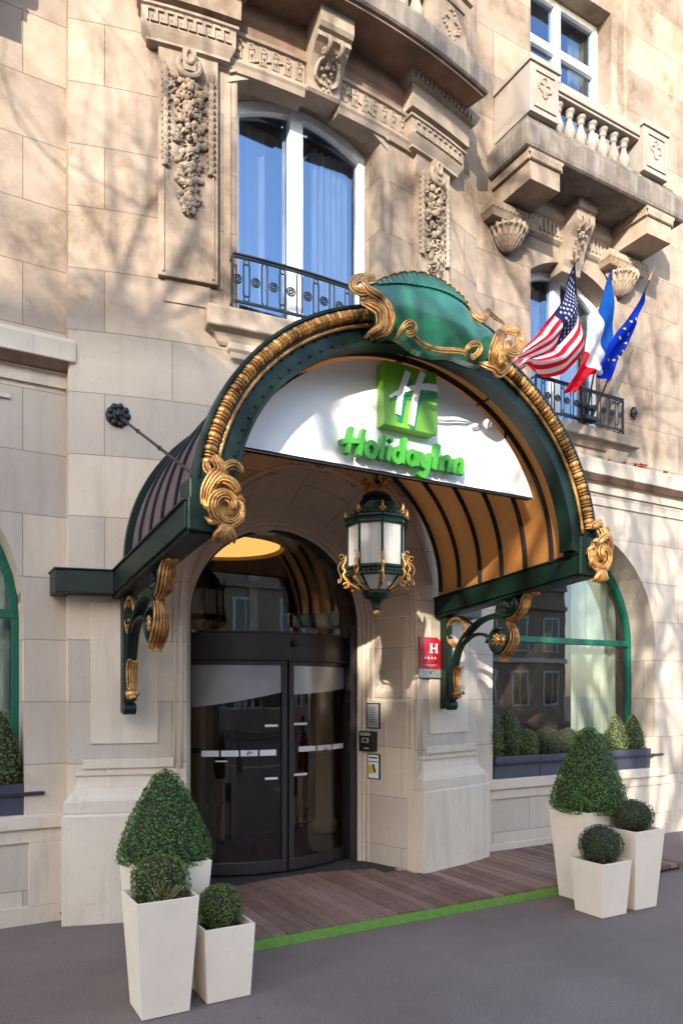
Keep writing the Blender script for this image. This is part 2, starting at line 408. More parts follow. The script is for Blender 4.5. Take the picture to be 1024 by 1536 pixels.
M['oppglass'] = simple('opposite_window_pane', (.03, .035, .045), .1, bmp=0)
M['oppshut'] = simple('opposite_shutter', (.55, .55, .53), .6, bmp=0)

# ------------------------------------------------------------------ setting
mb = MB(); mb.quad((-60, -4.2, -.0), (60, -4.2, 0), (60, 30, 0), (-60, 30, 0))
tag(mb.build('sidewalk', M['asphalt']), kind='structure')
mb = MB(); mb.quad((-300, -300, -.14), (300, -300, -.14), (300, 300, -.14), (-300, 300, -.14))
tag(mb.build('road', M['asphalt']), kind='structure')
mb = MB(); mb.box(-60, 60, -4.45, -4.204, -.3, .004)
tag(mb.build('kerb', M['trim'], bevel=.01), kind='structure')
mb = MB(); mb.box(-60, 60, -19.5, -15.5, -.3, .004)
tag(mb.build('far_sidewalk', M['asphalt']), kind='structure')

# ------------------------------------------------------------------ hotel building
B = empty('hotel_building', (2.95, 6.0, 0))
tag(B, 'pale limestone hotel front with a curved bay, carved balconies and tall arched windows', 'building')
R0, BCX, BCY = 6.4, 2.95, 11.98
def bay(s, d, z):
    a = (s - BCX) / R0
    return Vector((BCX + (R0 - d) * sin(a), BCY - (R0 - d) * cos(a), z))
def flat(s, d, z): return Vector((s, 6.0 + d, z))
def wall(mb, fn, s0, s1, z0, z1, ops, depth=.3, ds=.25):
    S = {s0, s1}
    n = int((s1 - s0) / ds) + 1
    for i in range(n + 1): S.add(s0 + (s1 - s0) * i / n)
    for o in ops:
        k = o.get('n', 24)
        for i in range(k + 1):
            t = .5 - .5 * cos(pi * i / k); S.add(o['a'] + (o['b'] - o['a']) * t)
        S.add(o['a']); S.add(o['b'])
    S = sorted(S); T = [S[0]]
    for q in S[1:]:
        if q - T[-1] > 1e-4: T.append(q)
    for a, b in zip(T[:-1], T[1:]):
        m = (a + b) / 2; cur = (z0, z0)
        for o in sorted([o for o in ops if o['a'] < m < o['b']], key=lambda o: o['z']):
            zb = (o['z'], o['z']); zt = (o['top'](a), o['top'](b)); dp = o.get('depth', depth)
            if o['z'] > z0 + 1e-4:
                mb.quad(fn(a, 0, cur[0]), fn(b, 0, cur[1]), fn(b, 0, zb[1]), fn(a, 0, zb[0]), [(a, cur[0]), (b, cur[1]), (b, zb[1]), (a, zb[0])])
                mb.quad(fn(a, 0, zb[0]), fn(b, 0, zb[1]), fn(b, dp, zb[1]), fn(a, dp, zb[0]), [(a, 0), (b, 0), (b, dp), (a, dp)])
            mb.quad(fn(a, 0, zt[0]), fn(b, 0, zt[1]), fn(b, dp, zt[1]), fn(a, dp, zt[0]), [(a, zt[0]), (b, zt[1]), (b, zt[1] + dp), (a, zt[0] + dp)])
            cur = zt
        mb.quad(fn(a, 0, cur[0]), fn(b, 0, cur[1]), fn(b, 0, z1), fn(a, 0, z1), [(a, cur[0]), (b, cur[1]), (b, z1), (a, z1)])
    for o in ops:
        dp = o.get('depth', depth)
        for e in (o['a'], o['b']):
            zt = o['top'](e + (1e-5 if e == o['a'] else -1e-5))
            if zt - o['z'] > .01:
                mb.quad(fn(e, 0, o['z']), fn(e, dp, o['z']), fn(e, dp, zt), fn(e, 0, zt), [(0, o['z']), (dp, o['z']), (dp, zt), (0, zt)])
def ell(c, a, z0, b):
    return lambda s: z0 + b * sqrt(max(0, 1 - ((s - c) / a) ** 2))
def seg(c, a, z0, rise): # segmental
    r = (a * a + rise * rise) / (2 * rise)
    return lambda s: z0 + rise - r + sqrt(max(0, r * r - (s - c) ** 2))
def moulding(mb, fn, s0, s1, prof, back=.12, ends=True, ds=.12, off2=None):
    # prof: list of (projection, z) bottom->top; rings that return round both ends
    n = max(1, int((s1 - s0) / ds)); rings = []
    for (o, z) in prof:
        e = o if ends else 0
        pts = [fn(s0 - e, back, z)] + [fn(s0 - e + (s1 - s0 + 2 * e) * i / n, -o, z) for i in range(n + 1)] + [fn(s1 + e, back, z)]
        rings.append([mb.add(p) for p in pts])
    for A, C in zip(rings[:-1], rings[1:]):
        for i in range(len(A) - 1): mb.face([A[i], A[i + 1], C[i + 1], C[i]])
        mb.face([A[-1], A[0], C[0], C[-1]])
    mb.face(rings[0][::-1]); mb.face(rings[-1])
def cbox(mb, fn, s0, s1, d0, d1, z0, z1, ds=.12):   # slab following a wall, d0<d1
    n = max(1, int((s1 - s0) / ds))
    for i in range(n):
        pass
    rings = [[mb.add(fn(s0 + (s1 - s0) * i / n, d, z)) for (d, z) in ((d0, z0), (d1, z0), (d1, z1), (d0, z1))] for i in range(n + 1)]
    for A, C in zip(rings[:-1], rings[1:]):
        for k in range(4): mb.face([A[k], C[k], C[(k + 1) % 4], A[(k + 1) % 4]])
    mb.face(rings[0][::-1]); mb.face(rings[-1])

# --- window helper: frame + glass on an opening (fn, s range, z0, top fn) at depth d
def window(fn, a, b, z0, top, d, fw=.06, mull=(), trans=(), fmat='white', gmat='glass_up', name='window', th=.05, mw=.09, mir=False):
    W = empty(name, (0, 0, 0)); W.parent = B
    loc = fn((a + b) / 2, d, z0)
    if mir: loc.x = 5.9 - loc.x
    W.location = loc - B.location
    fr = MB(mir); N = 20
    pts = []
    for i in range(N + 1):
        s = a + (b - a) * (.5 - .5 * cos(pi * i / N)); pts.append((s, top(s)))
    outer = [(a, z0)] + pts + [(b, z0)]
    c = (a + b) / 2
    inner = []
    for (s, z) in outer:
        s2 = c + (s - c) * (1 - fw / ((b - a) / 2)); zz = z0 + fw if z == z0 else None
        inner.append((s2, zz if zz is not None else max(z0 + fw, top(s) - fw)))
    n = len(outer)
    for i in range(n):
        j = (i + 1) % n
        o1, o2, i1, i2 = outer[i], outer[j], inner[i], inner[j]
        fr.hexa([fn(o1[0], d - th, o1[1]), fn(o2[0], d - th, o2[1]), fn(i2[0], d - th, i2[1]), fn(i1[0], d - th, i1[1]),
                 fn(o1[0], d + .02, o1[1]), fn(o2[0], d + .02, o2[1]), fn(i2[0], d + .02, i2[1]), fn(i1[0], d + .02, i1[1])])
    for s in mull:
        zt = min(top(s - mw / 2), top(s + mw / 2)) - fw * .5
        cbox(fr, fn, s - mw / 2, s + mw / 2, d - th - .012, d + .015, z0 + fw * .5, zt)
    for (z, w, x0, x1) in trans:
        cbox(fr, fn, x0 if x0 is not None else a + fw * .5, x1 if x1 is not None else b - fw * .5, d - th - .006, d + .012, z - w / 2, z + w / 2)
    fr.build('frame', M[fmat], W, bevel=.006)
    g = MB(mir); g.prism([(s, z) for (s, z) in [(a + .01, z0 + .01)] + [(s, z - .01) for (s, z) in pts[1:-1]] + [(b - .01, z0 + .01)]], lambda u, v, q: fn(u, q, v), d - .012, d - .006)
    g.build('glass', M[gmat], W)
    return W
def curtain(fn, a, b, z0, z1, d, label, mat='curtain', waves=7, amp=.035, mir=False, topf=None, taper=0):
    mb = MB(mir); org = fn((a + b) / 2, d, z0)
    if mir: org.x = 5.9 - org.x
    ph = random.random() * 6
    def f(u, v):
        s = a + (b - a) * u
        s += taper * (1 - v) * (u - .5)
        zt = topf(s) if topf else z1
        w = sin(ph + u * waves * 2 * pi + .6 * sin(u * 9 + ph)) * amp * (.6 + .4 * sin(ph * 2 + v * 2 + u * 5))
        return fn(s, d + w, z0 + (zt - z0) * v)
    mb.grid(int(waves * 10) + 1, 8, f)
    o = mb.build('curtain', M[mat], None, sm=True, recalc=False, org=org)
    return tag(o, label, 'curtain', 'curtains hanging behind the windows')

# --- iron railing
def railing(fn, a, b, z0, z1, d, mir=False):
    mb = MB(mir); r = .009
    for z in (z0, z1): cbox(mb, fn, a, b, d - r, d + r, z - .010, z + .010)
    cbox(mb, fn, a, b, d - .018, d + .018, z1 + .010, z1 + .022)
    for s in (a, b):
        cbox(mb, fn, s - r, s + r, d - .01, d + .01, z0 - .1, z1)
        e = s; mb.hexa([fn(e - .006, d, z0 - .008), fn(e + .006, d, z0 - .008), fn(e + .006, .02, z0 - .008), fn(e - .006, .02, z0 - .008), fn(e - .006, d, z0 + .008), fn(e + .006, d, z0 + .008), fn(e + .006, .02, z0 + .008), fn(e - .006, .02, z0 + .008)])
        mb.hexa([fn(e - .006, d, z1 - .008), fn(e + .006, d, z1 - .008), fn(e + .006, .02, z1 - .008), fn(e - .006, .02, z1 - .008), fn(e - .006, d, z1 + .008), fn(e + .006, d, z1 + .008), fn(e + .006, .02, z1 + .008), fn(e - .006, .02, z1 + .008)])
    n = max(6, int(round((b - a) / .074))); w = (b - a) / n; zc = (z0 + z1) / 2; hh = (z1 - z0) / 2
    for i in range(n):
        s = a + w * (i + .5)
        if i % 2 == 0:           # rosette disc
            P = [fn(s +   .034 * cos(t), d, zc + .034 * sin(t)) for t in [2 * pi * k / 14 for k in range(15)]]
            mb.tube(P, .007, 6, cap=False)
            for k in range(6):
                t = 2 * pi * k / 6; mb.ball(fn(s + .016 * cos(t), d, zc + .016 * sin(t)), .009, 6, 4)
            mb.tube([fn(s - w * .5, d, zc), fn(s - .03, d, zc)], .006, 5); mb.tube([fn(s + .03, d, zc), fn(s + w * .5, d, zc)], .006, 5)
        elif i % 4 == 1:         # rectangular link
            q = [(-.024, -hh + .055), (.024, -hh + .055), (.024, hh - .055), (-.024, hh - .055), (-.024, -hh + .055)]
            mb.tube([fn(s + x, d, zc + z) for x, z in q], .007, 5, cap=False)
            for sg in (-1, 1): mb.tube([fn(s + .022 * cos(t), d, zc + sg * (hh - .032) + .022 * sin(t)) for t in [2 * pi * k / 10 for k in range(11)]], .006, 5, cap=False)
        else:                    # oval link
            q = [(.024 * cos(t), (hh - .05) * (1 if sin(t) > 0 else -1) + .045 * sin(t)) for t in [2 * pi * k / 24 for k in range(25)]]
            mb.tube([fn(s + x, d, zc + z) for x, z in q], .007, 5, cap=False)
            for sg in (-1, 1): mb.tube([fn(s, d, zc + sg * (hh - .01)), fn(s, d, zc + sg * hh)], .006, 5)
    return mb.build('railing', M['black'], B, sm=False)

# ================= WINGS (right one at X>4.95, left one mirrored)
for mir in (False, True):
    gtop = ell(6.56, 1.31, 2.35, 1.31)
    ops = [dict(a=5.25, b=7.87, z=.83, top=gtop, depth=.42),
           dict(a=5.79, b=7.07, z=4.80, top=seg(6.43, .64, 6.42, .22), depth=.28),
           dict(a=5.79, b=7.07, z=7.56, top=lambda s: 9.82, depth=.28)]
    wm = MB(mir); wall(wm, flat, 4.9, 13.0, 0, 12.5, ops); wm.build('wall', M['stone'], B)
    # base course: sill and recessed panel frame
    p = MB(mir)
    cbox(p, flat, 4.93, 8.05, -.05, .42, .725, .828, 5)
    p.build('sill', M['trim'], B, bevel=.008)
    p = MB(mir)
    for (a, b, z0, z1) in ((4.95, 9.6, .62, .724), (4.95, 9.6, .0, .14), (8.15, 8.3, .14, .62), (4.95, 5.22, .14, .62)): cbox(p, flat, a, b, -.02, .05, z0, z1, 9)
    p.build('base_course', M['trim'], B, bevel=.004)
    # string course
    p = MB(mir); moulding(p, flat, 4.9, 12.9, [(.0, 4.10), (.025, 4.10), (.025, 4.20), (.05, 4.205), (.07, 4.24), (.12, 4.27), (.13, 4.28), (.13, 4.42), (.115, 4.455), (.0, 4.46)], ends=False)
    p.build('string_course', M['trim'], B)
    p = MB(mir); moulding(p, flat, 4.95, 12.8, [(.055, 4.206), (.078, 4.21), (.128, 4.272), (.0, 4.274)], ends=False, ds=9); p.build('brown_cove', M['dark_brown'], B)  # dark brown strip set along the underside of the ledge
    p = MB(mir); cbox(p, flat, 5.35, 12.0, -.02, .05, 3.955, 3.985, 9); p.build('moulding_strip', M['trim'], B)
    # voussoir-like surround strips beside upper windows
    p = MB(mir)
    for x0, x1, z0, z1 in ((7.078, 7.16, 7.56, 12), (7.28, 7.34, 7.56, 12), (7.09, 7.15, 4.80, 6.6)): cbox(p, flat, x0, x1, -.022, .05, z0, z1, 9)
    p.build('window_surround', M['trim'], B, bevel=.006)
    # ground window
    window(flat, 5.25, 7.87, .835, gtop, .40, fw=.055, trans=((2.38, .07, None, None),), fmat='winframe', gmat='glass', mir=mir)
    # first floor window and railing
    window(flat, 5.79, 7.07, 4.81, seg(6.43, .64, 6.42, .22), .27, fw=.07, mull=(6.40,), mw=.12, mir=mir)
    railing(flat, 5.80, 7.20, 4.87, 5.22, -.07, mir)
    p = MB(mir); moulding(p, flat, 5.74, 7.27, [(.03, 4.60), (.05, 4.62), (.09, 4.65), (.14, 4.67), (.15, 4.68), (.15, 4.775), (.13, 4.795), (.0, 4.80)], ds=5)
    for s in (5.84, 7.06):
        moulding(p, flat, s, s + .13, [(.01, 4.47), (.05, 4.50), (.07, 4.54), (.09, 4.60), (.09, 4.61)], ds=1)
    p.build('window_sill', M['trim'], B, bevel=.004)
    # second floor window
    window(flat, 5.79, 7.07, 7.57, lambda s: 9.81, .25, fw=.07, mull=(6.40,), mw=.09, trans=((9.22, .09, None, None),), mir=mir)
    mb_ = .47 if mir else False  # left balcony sits out of view, shifted to cast its shadow on the wing
    # keystone, frieze, capitals under the balcony
    p = MB(mb_)
    kz = [(.05, 6.50), (.06, 6.56), (.10, 6.62), (.12, 6.72), (.17, 6.84), (.24, 6.92), (.27, 6.97), (.27, 7.08), (.30, 7.09), (.30, 7.19)]
    moulding(p, flat, 6.22, 6.50, kz, ends=False)
    for sg in (-1, 1):   # side rolls and leaf on the keystone
        p.tube([flat(6.36 + sg * .05, -.26 + .04 * cos(t), 6.97 + .05 * sin(t)) for t in [k / 12 * 5.2 for k in range(13)]], .016, 6)
    for k in range(26):
        t = random.random(); p.ball(flat(6.36 + random.uniform(-.08, .08) * (1 - t * .4), -.10 - .13 * (1 - t) - .01, 6.93 - t * .32), random.uniform(.012, .022), 6, 4, .2)
    p.build('keystone', M['trim'], B, sm=False)
    p = MB(mb_)
    moulding(p, flat, 5.60, 7.10, [(.0, 6.78), (.03, 6.80), (.05, 6.82), (.05, 6.85), (.035, 6.86), (.035, 7.02), (.06, 7.04), (.08, 7.08), (.08, 7.19)], ends=False, ds=9)
    for k in range(22):
        s = 5.70 + k * .063
        cbox(p, flat, s, s + .026, -.052, -.03, 6.87, 7.01, 1)
    p.build('frieze', M['trim'], B)
    for s0 in (5.26, 7.02):
        p = MB(mb_)   # box modillion under slab
        moulding(p, flat, s0, s0 + .40, [(.53, 6.91), (.54, 7.09), (.56, 7.10), (.57, 7.15), (.585, 7.19)], ds=1)
        # keep its left/right faces straight: thin
        for k in range(13):
            cbox(p, flat, s0 - .56 + .02 + k * .0, s0 - .54, -.5 + k * .04, -.48 + k * .04, 7.11, 7.17, 1) if False else None
        br = p
        p.build('modillion', M['trim'], B) if False else None
        p = MB(mb_)
        p.box(s0, s0 + .41, 5.455, 6.05, 6.905, 7.095)
        p.box(s0 - .015, s0 + .425, 5.44, 6.05, 7.095, 7.135)
        for k in range(14): p.box(s0 - .012 + k * .031, s0 + .006 + k * .031, 5.424, 5.44, 7.10, 7.16)
        for k in range(18): p.box(s0 - .033, s0 - .015, 5.45 + k * .031, 5.468 + k * .031, 7.10, 7.16); p.box(s0 + .425, s0 + .443, 5.45 + k * .031, 5.468 + k * .031, 7.10, 7.16)
        p.box(s0 - .03, s0 + .44, 5.43, 6.05, 7.16, 7.195)
        p.build('modillion', M['trim'], B)
        p = MB(mb_); c0 = s0 - .02
        moulding(p, flat, c0 + .03, c0 + .33, [(.10, 6.72), (.15, 6.73), (.18, 6.78), (.19, 6.79), (.19, 6.86), (.16, 6.87), (.15, 6.903)], ds=1)
        for k in range(12): p.box(c0 - .155 + k * .056, c0 - .125 + k * .056, 6 - .197, 6 - .18, 6.795, 6.85)
        cc = c0 + .18     # hanging acanthus capital
        p.lathe([(.02, 0), (.045, .03), (.07, .08), (.095, .14), (.12, .20), (.15, .235), (.17, .25)], (cc, 5.97, 6.475), 16)
        for k in range(11):
            a = pi + pi * k / 10; dx, dy = cos(a), sin(a)
            path = [(cc + dx * r, 5.97 + dy * r, 6.475 + z) for r, z in ((.03, 0), (.075, .04), (.115, .10), (.15, .18), (.185, .225), (.20, .20), (.19, .185))]
            p.tube(smooth(path, 3), lambda t: .032 * (.45 + .7 * sin(pi * min(1, t * 1.1))), 8, ridge=.3, rk=4)
            a2 = a + pi / 20; dx2, dy2 = cos(a2), sin(a2)
            p.tube([(cc + dx2 * r, 5.97 + dy2 * r, 6.475 + z) for r, z in ((.05, .0), (.095, .04), (.13, .09), (.15, .125), (.165, .12), (.16, .10))], lambda t: .024 * (.4 + .7 * sin(pi * t)), 7, ridge=.3, rk=3)
        for k in range(40):
            a = pi + pi * random.random(); t = random.random(); r = .05 + .13 * t
            p.ball((cc + cos(a) * r, 5.97 + sin(a) * r, 6.475 + .02 + .2 * t), random.uniform(.008, .016), 5, 4, .2)
        p.build('capital', M['trim'], B, sm=False)
    # balcony
    Bal = empty('balcony', (0, 0, 0)); Bal.parent = B; Bal.location = Vector(((5.9 - 6.4 - .47) if mir else 6.4, 5.7, 7.2)) - B.location
    p = MB(mb_)
    moulding(p, lambda s, d, z: Vector((s, 6.0 + d, z)), 5.76, 7.07, [(.555, 7.20), (.575, 7.215), (.585, 7.25), (.585, 7.42), (.57, 7.46), (.55, 7.47), (.55, 7.50), (.50, 7.535), (.49, 7.54), (.48, 7.60), (.42, 7.601)], ds=9)
    p.build('balcony_slab', M['slab'], Bal, bevel=.006)
    for x0, x1 in ((5.27, 5.66), (6.97, 7.38)):
        p = MB(mb_); p.box(x0, x1, 5.46, 5.995, 7.602, 8.10); p.box(x0 - .02, x1 + .02, 5.44, 5.995, 8.10, 8.16)
        f = .045
        for (a, b, c, d) in ((x0 + f, x1 - f, 8.02, 8.04), (x0 + f, x1 - f, 7.66, 7.68), (x0 + f, x0 + f + .02, 7.68, 8.02), (x1 - f - .02, x1 - f, 7.68, 8.02)): p.box(a, b, 5.446, 5.462, c, d)
        xc = (x0 + x1) / 2
        for k in range(26):
            a = 2 * pi * k / 26; rr = .035 + .05 * abs(cos(2 * a)); p.ball((xc + rr * cos(a), 5.455, 7.89 + rr * 1.2 * sin(a)), .014, 5, 4, .2)
        p.build('pedestal', M['grime'], Bal, bevel=.005)
    p = MB(mb_); p.box(5.662, 6.968, 5.50, 5.72, 8.00, 8.10); p.box(5.662, 6.968, 5.52, 5.70, 7.97, 8.00); p.build('handrail', M['grime'], Bal, bevel=.008)
    for k in range(7):
        bp = MB(mb_)
        bp.lathe([(.062, 0), (.062, .025), (.04, .035), (.05, .06), (.066, .10), (.064, .14), (.045, .19), (.030, .24), (.028, .27), (.042, .275), (.042, .29), (.030, .295), (.045, .325), (.058, .335), (.058, .37)], (5.80 + k * .170, 5.61, 7.601), 14)
        bp.build('baluster', M['grime'], Bal, sm=True)
    # dark rooms behind
    p = MB(mir)
    for (a, b, z0, z1, y1) in ((5.0, 8.1, .5, 3.9, 9.0), (5.5, 7.4, 4.5, 6.9, 9.0), (5.5, 7.4, 7.3, 10.2, 9.0)):
        y0 = 6.45 if z0 < 1 else 6.33
        p.quad((a, y1, z0), (b, y1, z0), (b, y1, z1), (a, y1, z1)); p.quad((a, y0, z0), (a, y1, z0), (a, y1, z1), (a, y0, z1)); p.quad((b, y0, z0), (b, y1, z0), (b, y1, z1), (b, y0, z1))
        p.quad((a, y0, z0), (b, y0, z0), (b, y1, z0), (a, y1, z0)); p.quad((a, y0, z1), (b, y0, z1), (b, y1, z1), (a, y1, z1))
    p.build('room', M['room'], B, recalc=False)

# curtains of the wings
curtain(flat, 7.02, 7.84, .84, 3.6, .56, 'cream pleated curtain at the right side of the right arched window', waves=6, topf=lambda s: max(2.4, ell(6.56, 1.33, 2.35, 1.33)(s)))
curtain(flat, 5.28, 5.58, .84, 3.6, .56, 'narrow cream curtain at the left side of the right arched window', waves=3, topf=lambda s: ell(6.56, 1.33, 2.35, 1.33)(s))
curtain(flat, 5.30, 6.3, .84, 3.6, .52, 'pale curtain in the arched window at the left edge of the photo', waves=8, mir=True, topf=lambda s: ell(6.56, 1.33, 2.35, 1.33)(s))
curtain(flat, 5.82, 6.30, 4.83, 6.5, .40, 'grey sheer curtain in the left pane of the window behind the flags', 'sheer', waves=5)
curtain(flat, 6.50, 7.03, 4.83, 6.5, .40, 'pale sheer curtain in the right pane of the window behind the flags', 'curtain', waves=5)
curtain(flat, 6.80, 7.05, 7.6, 9.78, .40, 'narrow cream curtain in the top window above the stone balcony', 'curtain', waves=3)

# ================= BAY
DC = 2.91                                   # door axis
outer = ell(DC, 1.11, 2.43, 1.22)
wtop = seg(2.90, .69, 6.74, .15)
bw = MB()
wall(bw, bay, .916, 4.984, 0, 12.5, [dict(a=DC - 1.11, b=DC + 1.11, z=0, top=outer, depth=.02, n=40), dict(a=2.21, b=3.59, z=4.84, top=wtop, depth=.30)], ds=.12)
for s in (.916, 4.984):
    e = -1 if s < 2 else 1
    bw.quad(bay(s, 0, 0), bay(s, 0, 12.5), Vector((bay(s, 0, 0).x + .0, 6.02, 12.5)), Vector((bay(s, 0, 0).x, 6.02, 0)), [(0, 0), (0, 12.5), (.2, 12.5), (.2, 0)])
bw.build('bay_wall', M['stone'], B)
# pilaster strips and raised block above
W1 = window(bay, 2.215, 3.585, 4.845, wtop, .28, fw=.075, mull=(2.83,), mw=.13, trans=())
railing(bay, 2.15, 3.66, 4.90, 5.26, -.09)
p = MB(); moulding(p, bay, 2.08, 3.73, [(.02, 4.56), (.04, 4.58), (.06, 4.62), (.08, 4.645), (.13, 4.66), (.14, 4.67), (.14, 4.80), (.12, 4.83), (.0, 4.835)])
for s in (2.20, 3.5): moulding(p, bay, s, s + .14, [(.01, 4.44), (.05, 4.46), (.06, 4.50), (.08, 4.52), (.08, 4.57)], ds=1)
p.build('window_sill', M['trim'], B, bevel=.004)
curtain(bay, 2.28, 2.62, 4.86, 6.75, .46, 'sheer white curtain in the left pane of the bay window', 'sheer', waves=4)
curtain(bay, 3.08, 3.52, 4.86, 6.75, .42, 'sheer white curtain in the right pane of the bay window', 'sheer', waves=6)
p = MB()
p.box(2.0, 3.9, 7.4, 7.45, 4.6, 7.2); p.box(2.0, 3.9, 5.92, 7.4, 7.05, 7.2); p.box(2.0, 3.9, 5.92, 7.4, 4.6, 4.8); p.box(1.9, 2.0, 5.95, 7.4, 4.6, 7.2); p.box(3.9, 4.0, 5.95, 7.4, 4.6, 7.2)
p.build('room', M['room'], B)
# window head: moulded labels
p = MB()
def lab(s0, s1, f, dz, w, pr):
    N = 14
    for i in range(N):
        a, b = s0 + (s1 - s0) * i / N, s0 + (s1 - s0) * (i + 1) / N
        za, zb = f(a) + dz, f(b) + dz
        p.hexa([bay(a, -pr, za), bay(b, -pr, zb), bay(b, .02, zb), bay(a, .02, za), bay(a, -pr, za + w), bay(b, -pr, zb + w), bay(b, .02, zb + w), bay(a, .02, za + w)])
lab(2.14, 2.66, wtop, .06, .05, .035); lab(3.16, 3.66, wtop, .06, .05, .035)
lab(2.14, 2.66, wtop, .115, .02, .05); lab(3.16, 3.66, wtop, .115, .02, .05)
lab(2.10, 2.68, wtop, .0, .055, .012); lab(3.14, 3.68, wtop, .0, .055, .012)
p.build('window_hood', M['trim'], B, bevel=.003)
for s in (2.10, 3.63): p = MB(); cbox(p, bay, s, s + .055, -.012, .02, 4.84, 6.70); p.build('window_surround', M['trim'], B, bevel=.003)
# keystone console
p = MB(); moulding(p, bay, 2.80, 3.10, [(.06, 6.84), (.08, 6.86), (.09, 6.92), (.12, 7.00), (.17, 7.08), (.23, 7.13), (.27, 7.15), (.27, 7.19), (.30, 7.20), (.32, 7.23), (.32, 7.36)], ends=False)
for sg in (-1, 1):
    p.tube([bay(2.95 + sg * .055, -.25 + .05 * cos(t), 7.11 + .05 * sin(t)) for t in [k / 14 * 5.5 for k in range(15)]], .02, 7)
    p.tube(smooth([bay(2.95 + sg * .03, -.20, 7.07)[:], bay(2.95 + sg * .09, -.17, 7.02)[:], bay(2.95 + sg * .10, -.12, 6.94)[:], bay(2.95 + sg * .05, -.10, 6.90)[:]], 4), .016, 6, ridge=.3, rk=3)
for k in range(40):
    t = random.random(); p.ball(bay(2.95 + random.uniform(-.09, .09) * (1 - .5 * t), -.08 - .15 * (1 - t) ** 1.3, 7.10 - t * .22), random.uniform(.010, .020), 6, 4, .2)
p.build('keystone', M['trim'], B)
# frieze
for (a, b) in ((2.04, 2.79), (3.11, 3.98)):
    p = MB(); moulding(p, bay, a, b, [(.0, 6.78), (.03, 6.79), (.045, 6.83), (.06, 6.85), (.06, 6.88), (.035, 6.885), (.035, 7.06), (.06, 7.07), (.07, 7.09), (.0, 7.10)], ends=False)
    n = int((b - a) / .105)
    for k in range(n):
        s = a + .03 + k * .105
        for q in range(3): cbox(p, bay, s + q * .022, s + q * .022 + .013, -.05, -.03, 6.90, 7.05, 1)
        P = [bay(s + .033 + .022 * cos(t), -.052, 7.02 + .022 * sin(t)) for t in [pi * 2 * j / 10 for j in range(11)]]; p.tube(P, .006, 5, cap=False)
        p.ball(bay(s + .033, -.055, 6.965), (.014, .012, .022), 6, 4)
    p.build('frieze', M['trim'], B)
# deep cornice: soffit, slab, parapet
p = MB(); moulding(p, bay, 1.46, 4.44, [(.03, 7.10), (.035, 7.20), (.05, 7.22), (.06, 7.25), (.06, 7.36)], ends=False); cbox(p, bay, 1.43, 4.47, -.43, .0, 7.36, 7.396); p.build('cornice_soffit', M['dark_brown'], B)  # soffit and recess drawn in the dark brown stone tone
p = MB(); moulding(p, bay, 1.40, 4.50, [(.42, 7.38), (.455, 7.385), (.47, 7.40), (.475, 7.56), (.46, 7.60), (.40, 7.605), (.39, 7.65), (.33, 7.70), (.30, 7.71), (.0, 7.712)], ends=False, back=.0)
p.build('balcony_slab', M['slab'], B)
p = MB(); moulding(p, bay, 3.97, 4.53, [(.24, 7.712), (.24, 8.35), (.27, 8.36), (.27, 8.42), (.0, 8.421)], ends=False, back=.0)
for (a, b, c, d) in ((4.05, 4.45, 8.22, 8.24), (4.05, 4.45, 7.80, 7.82), (4.05, 4.07, 7.82, 8.22), (4.43, 4.45, 7.82, 8.22)): cbox(p, bay, a, b, -.256, -.235, c, d, 1)
for k in range(26):
    a = 2 * pi * k / 26; rr = .05 + .06 * abs(cos(2 * a)); p.ball(bay(4.25 + rr * cos(a), -.245, 8.02 + rr * 1.3 * sin(a)), .016, 5, 4, .2)
p.build('pedestal', M['trim'], B, bevel=.004); p = MB()
moulding(p, bay, 1.46, 1.9, [(.24, 7.712), (.24, 8.35), (.27, 8.36), (.27, 8.42), (.0, 8.421)], ends=False, back=.0)
p.build('pedestal', M['trim'], B, bevel=.004)
p = MB(); moulding(p, bay, 1.9, 3.97, [(.14, 8.22), (.28, 8.23), (.28, 8.33), (.14, 8.34)], ends=False, back=-.08); p.build('handrail', M['trim'], B)
for k in range(11):
    q = MB(); c = bay(2.05 + k * .178, -.20, 7.712)
    q.lathe([(.072, 0), (.072, .03), (.045, .045), (.055, .08), (.078, .14), (.074, .19), (.05, .26), (.034, .32), (.032, .36), (.05, .365), (.05, .39), (.036, .40), (.055, .45), (.068, .46), (.068, .515)], c, 14)
    q.build('baluster', M['trim'], B, sm=True)
# pilasters with festoons
def festoon(mb, sc_, z1, z0, w, big, n, pr=.06):
    for k in range(n):
        t = (k + random.random()) / n; z = z1 - t * (z1 - z0)
        ww = w * (1 - .55 * t) * (.75 + .35 * sin(t * 23) ** 2)
        s = sc_ + random.uniform(-ww, ww); dd = pr + .045 * (1 - abs(s - sc_) / (ww + 1e-4)) * random.random()
        r = random.uniform(.5, 1) * big
        if random.random() < .45:
            mb.ball(bay(s, -dd, z), (r, r * .8, r), 7, 5, .12)
        else:      # leaf: short curved tube
            a = random.uniform(0, 2 * pi); L = r * 2.2
            mb.tube([bay(s + L * q * cos(a), -dd - .018 * sin(q * pi), z + L * q * sin(a)) for q in (-.5, -.2, .1, .35, .5)], lambda t: .55 * r * (.35 + sin(pi * min(.98, t + .02))), 5, flat=.45)
def drops(mb, s, z1, z0, n, r):
    for k in range(n):
        z = z1 - (z1 - z0) * k / (n - 1)
        mb.ball(bay(s, -.075, z), (r, r * .8, r * 1.5), 6, 5, .1)
        mb.ball(bay(s + r, -.068, z - r), r * .5, 5, 4); mb.ball(bay(s - r, -.068, z - r), r * .5, 5, 4)
